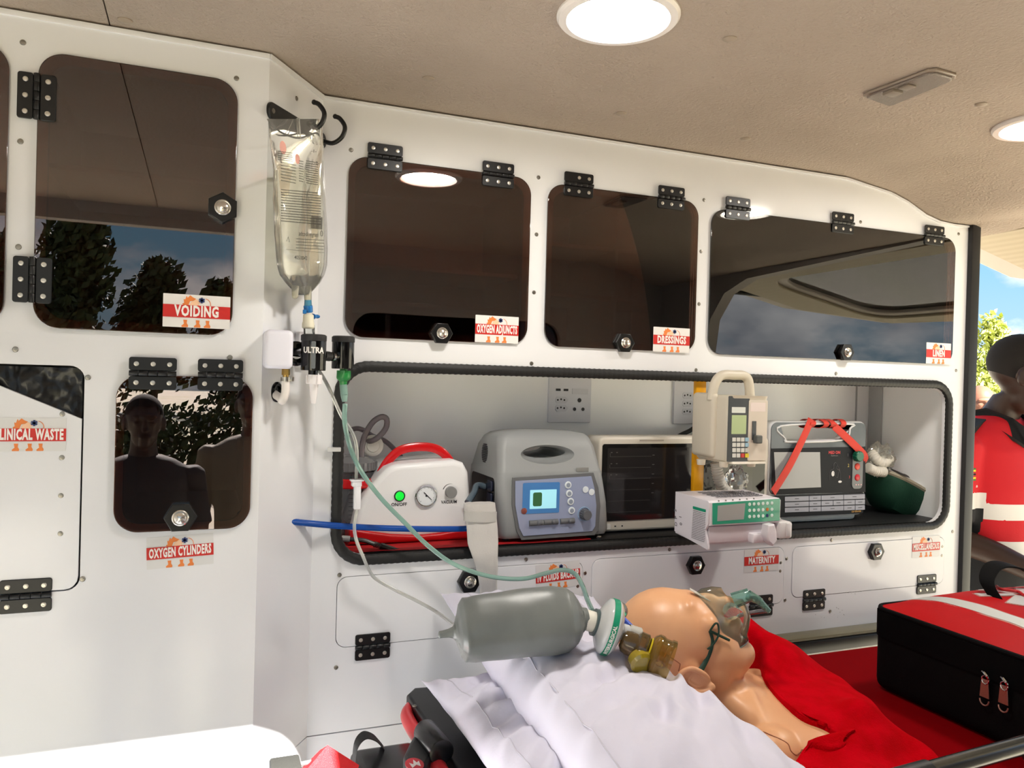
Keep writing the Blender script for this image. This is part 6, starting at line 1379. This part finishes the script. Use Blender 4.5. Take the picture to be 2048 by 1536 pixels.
person((.22, -.95, GROUND), PI+.2, 'second person outside the side door in a grey brown top, seen only as a reflection', 1.62, shirt=(96, 88, 76), arms='down')
# ================================================================ tailgate raised over the rear opening
TW = mat('tailgate_white', (176, 168, 160), .4)
tg = [(1.985, -1.74), (2.44, -1.775), (2.52, -1.72), (2.60, -1.60), (2.84, -1.45), (2.90, -.9), (2.84, -.35), (2.5, -.08), (1.985, -.08)]
tw = rr(2.16, -1.42, 2.72, -.42, .12, 8)
MTg = Matrix.Translation((1.985, 0, 1.715)) @ Matrix.Rotation(.20, 4, 'Y') @ Matrix.Translation((-1.985, 0, 0)) @ MB(0)
tg = [(x, -y) for x, y in tg]; tg = [(x, -y) for x, y in tg]
t = thing('tailgate', 'raised white tailgate of the ambulance over the rear opening', 'tailgate', (1.985, .9, 1.715))
def fl_(o): return [(x, y) for x, y in o]
# MB maps local y to world -Y, so outlines keep negative y for positive world Y
G().plate([fl_(tg), fl_(tw)], MTg, .045, .008, z0=-.045).make('shell', TW, t)
ins = [(1.985+(x-1.985)*.9+.06, (y+.92)*.88-.92) for x, y in tg]
G().plate([ins, rr(2.13, -1.45, 2.75, -.39, .13, 8)], MTg, .012, .004).make('inner_lining', mat('cream_lining', (166, 156, 134), .55, bump=('wave', 9, .5, 'X')), t)
G().plate([rr(2.14, -1.44, 2.74, -.40, .12, 8)], MTg, .004, z0=-.02).make('rear_window', film('green_privacy_glass', (96, 98, 60)), t)
q = WX(2030, 533, 2.47); G().box(q+V((-.02, -.02, -.02)), q+V((.02, .02, .03)), .004).make('rubber_stop', BLK, t)
for y in (.16,): G().cyl((1.96, y, 1.66), (2.35, y, 1.655), .010).make('gas_strut', BLK, t)
# ================================================================ outdoors
GRS = mat('sunlit_ground', (178, 168, 152), .9, vary=(.35, (158, 154, 118), .45, .66), bump=('noise', 8, .5))
G().grid(lambda u, v: V((-70+140*u, -70+150*v, GROUND+.35*noise.noise(V((u*9, v*9, 0)))*min(1, max(0, (abs(v*150-70)-6)/10)))), 60, 60).make('ground', GRS, kind='structure', label='dry sunlit grassy ground outside')
def leafmesh(seed, n, blobs, s):
    rnd = random.Random(seed); vs = []; fs = []
    for i in range(n):
        b = blobs[rnd.randrange(len(blobs))]; d = V((rnd.gauss(0, 1), rnd.gauss(0, 1), rnd.gauss(0, 1))).normalized()*(rnd.random()**.35)
        c = V((b[0]+d.x*b[3], b[1]+d.y*b[3], b[2]+d.z*b[4])); a = V((rnd.gauss(0, 1), rnd.gauss(0, 1), rnd.gauss(0, 1))).normalized(); p = a.orthogonal().normalized(); q = a.cross(p); k = s*rnd.uniform(.6, 1.3); j = len(vs)
        vs += [c+p*k, c+q*k*.5, c-p*k, c-q*k*.5]; fs.append((j, j+1, j+2, j+3))
    me = bpy.data.meshes.new('leaves'); me.from_pydata(vs, [], fs); return me
def tree(loc, h, label, seed, m, grp=None, w_=.28, n=4200, s=.09):
    rnd = random.Random(seed); t = thing('tree', label, 'tree', loc, grp); blobs = []
    for i in range(16): z = h*rnd.uniform(.25, .93); r = h*w_*(1-abs(z/h-.5))*rnd.uniform(.45, .7); a = rnd.uniform(0, 2*PI); d = h*w_*.55*(1.1-z/h); blobs.append((loc[0]+d*math.cos(a), loc[1]+d*math.sin(a), loc[2]+z, r, r*1.25))
    blobs.append((loc[0], loc[1], loc[2]+h*.9, h*.09, h*.12))
    mk('foliage', leafmesh(seed, n, blobs, s), m, t, kind='stuff', smooth=0)
    g = G().tube([V(loc), V(loc)+V((.1, 0, h*.4)), V(loc)+V((0, .1, h*.85))], lambda u: h*.022*(1-.8*u), 10, 5)
    for k in range(5): a = k*1.3; z = h*(.3+.1*k); g.tube([V(loc)+V((0, 0, z)), V(loc)+V((h*.12*math.cos(a), h*.12*math.sin(a), z+h*.12))], h*.007, 6, 0)
    g.make('trunk', mat('bark', (84, 70, 56), .9), t)
DG = mat('dark_green_leaves', (52, 66, 34), .7); YG = mat('yellow_green_leaves', (150, 158, 70), .7)
for i, (x, y, h, tx) in enumerate(((-9.2, -27, 5.5, 'tall dark evergreen left of the others'), (-6.4, -29, 5.9, 'broad dark evergreen'), (-4.0, -27, 6.6, 'tallest dark evergreen'), (-1.6, -28.5, 5.5, 'rounded dark evergreen'), (.6, -27, 4.6, 'dark evergreen right of the rounded one'), (3.4, -30, 4.6, 'low dark evergreen at the end of the row'))):
    tree((x, y, GROUND), h, tx+' reflected in the tinted door', 20+i, DG, 'reflected trees', .34, 5200, .19)
tree((38, 28.6, GROUND), 5.5, 'pale green tree beyond the rear opening', 40, YG, None, .34, 2600, .17)
ORD = ('leftmost', 'second', 'third', 'rightmost')
for i, (x, y, h) in enumerate(((41.0, 34, 3.4), (44.4, 34.5, 3.6), (48.4, 35, 3.4), (37.5, 34, 3.2))):
    bl_ = [(x+dx*.9, y+dx*.2, GROUND+h*.45, h*.5, h*.5) for dx in (-2, -1, 0, 1, 2)]
    mk('bush', leafmesh(60+i, 1800, bl_, .14), YG, None, ('middle', 'tallest', 'far right', 'near left')[i]+' yellow green bush in the row beyond the rear opening', 'bush', 'bushes beyond the rear opening', 'thing', 0)
for i, (x, y, h, tx) in enumerate(((-2.6, -9.5, 1.5, 'leftmost low dark shrub'), (-1.0, -9.2, 1.3, 'second low dark shrub'), (.7, -9.6, 1.45, 'third low dark shrub'), (2.4, -9.3, 1.2, 'low dark shrub at the right end'))):
    mk('shrub', leafmesh(80+i, 2600, [(x+dx*.5, y, GROUND+h*.42, h*.5, h*.5) for dx in (-1, 0, 1)], .07), DG, None, tx+' of the row reflected in the small tinted door', 'shrub', 'reflected shrubs', 'thing', 0)
t = thing('field_fence', 'wooden post and rail fence in the field beyond the rear opening', 'fence', (40, 30, GROUND)); FW_ = mat('fence_wood', (168, 150, 120), .8)
for i in range(8): x = 34.5+i*1.5; G().cyl((x, 30, GROUND), (x, 30, 1.60), .05, n=8).make('post', FW_, t)
for z in (.5, 1.0, 1.5): G().box((34.3, 29.97, z-.04), (45.2, 30.03, z+.04)).make('rail', FW_, t)
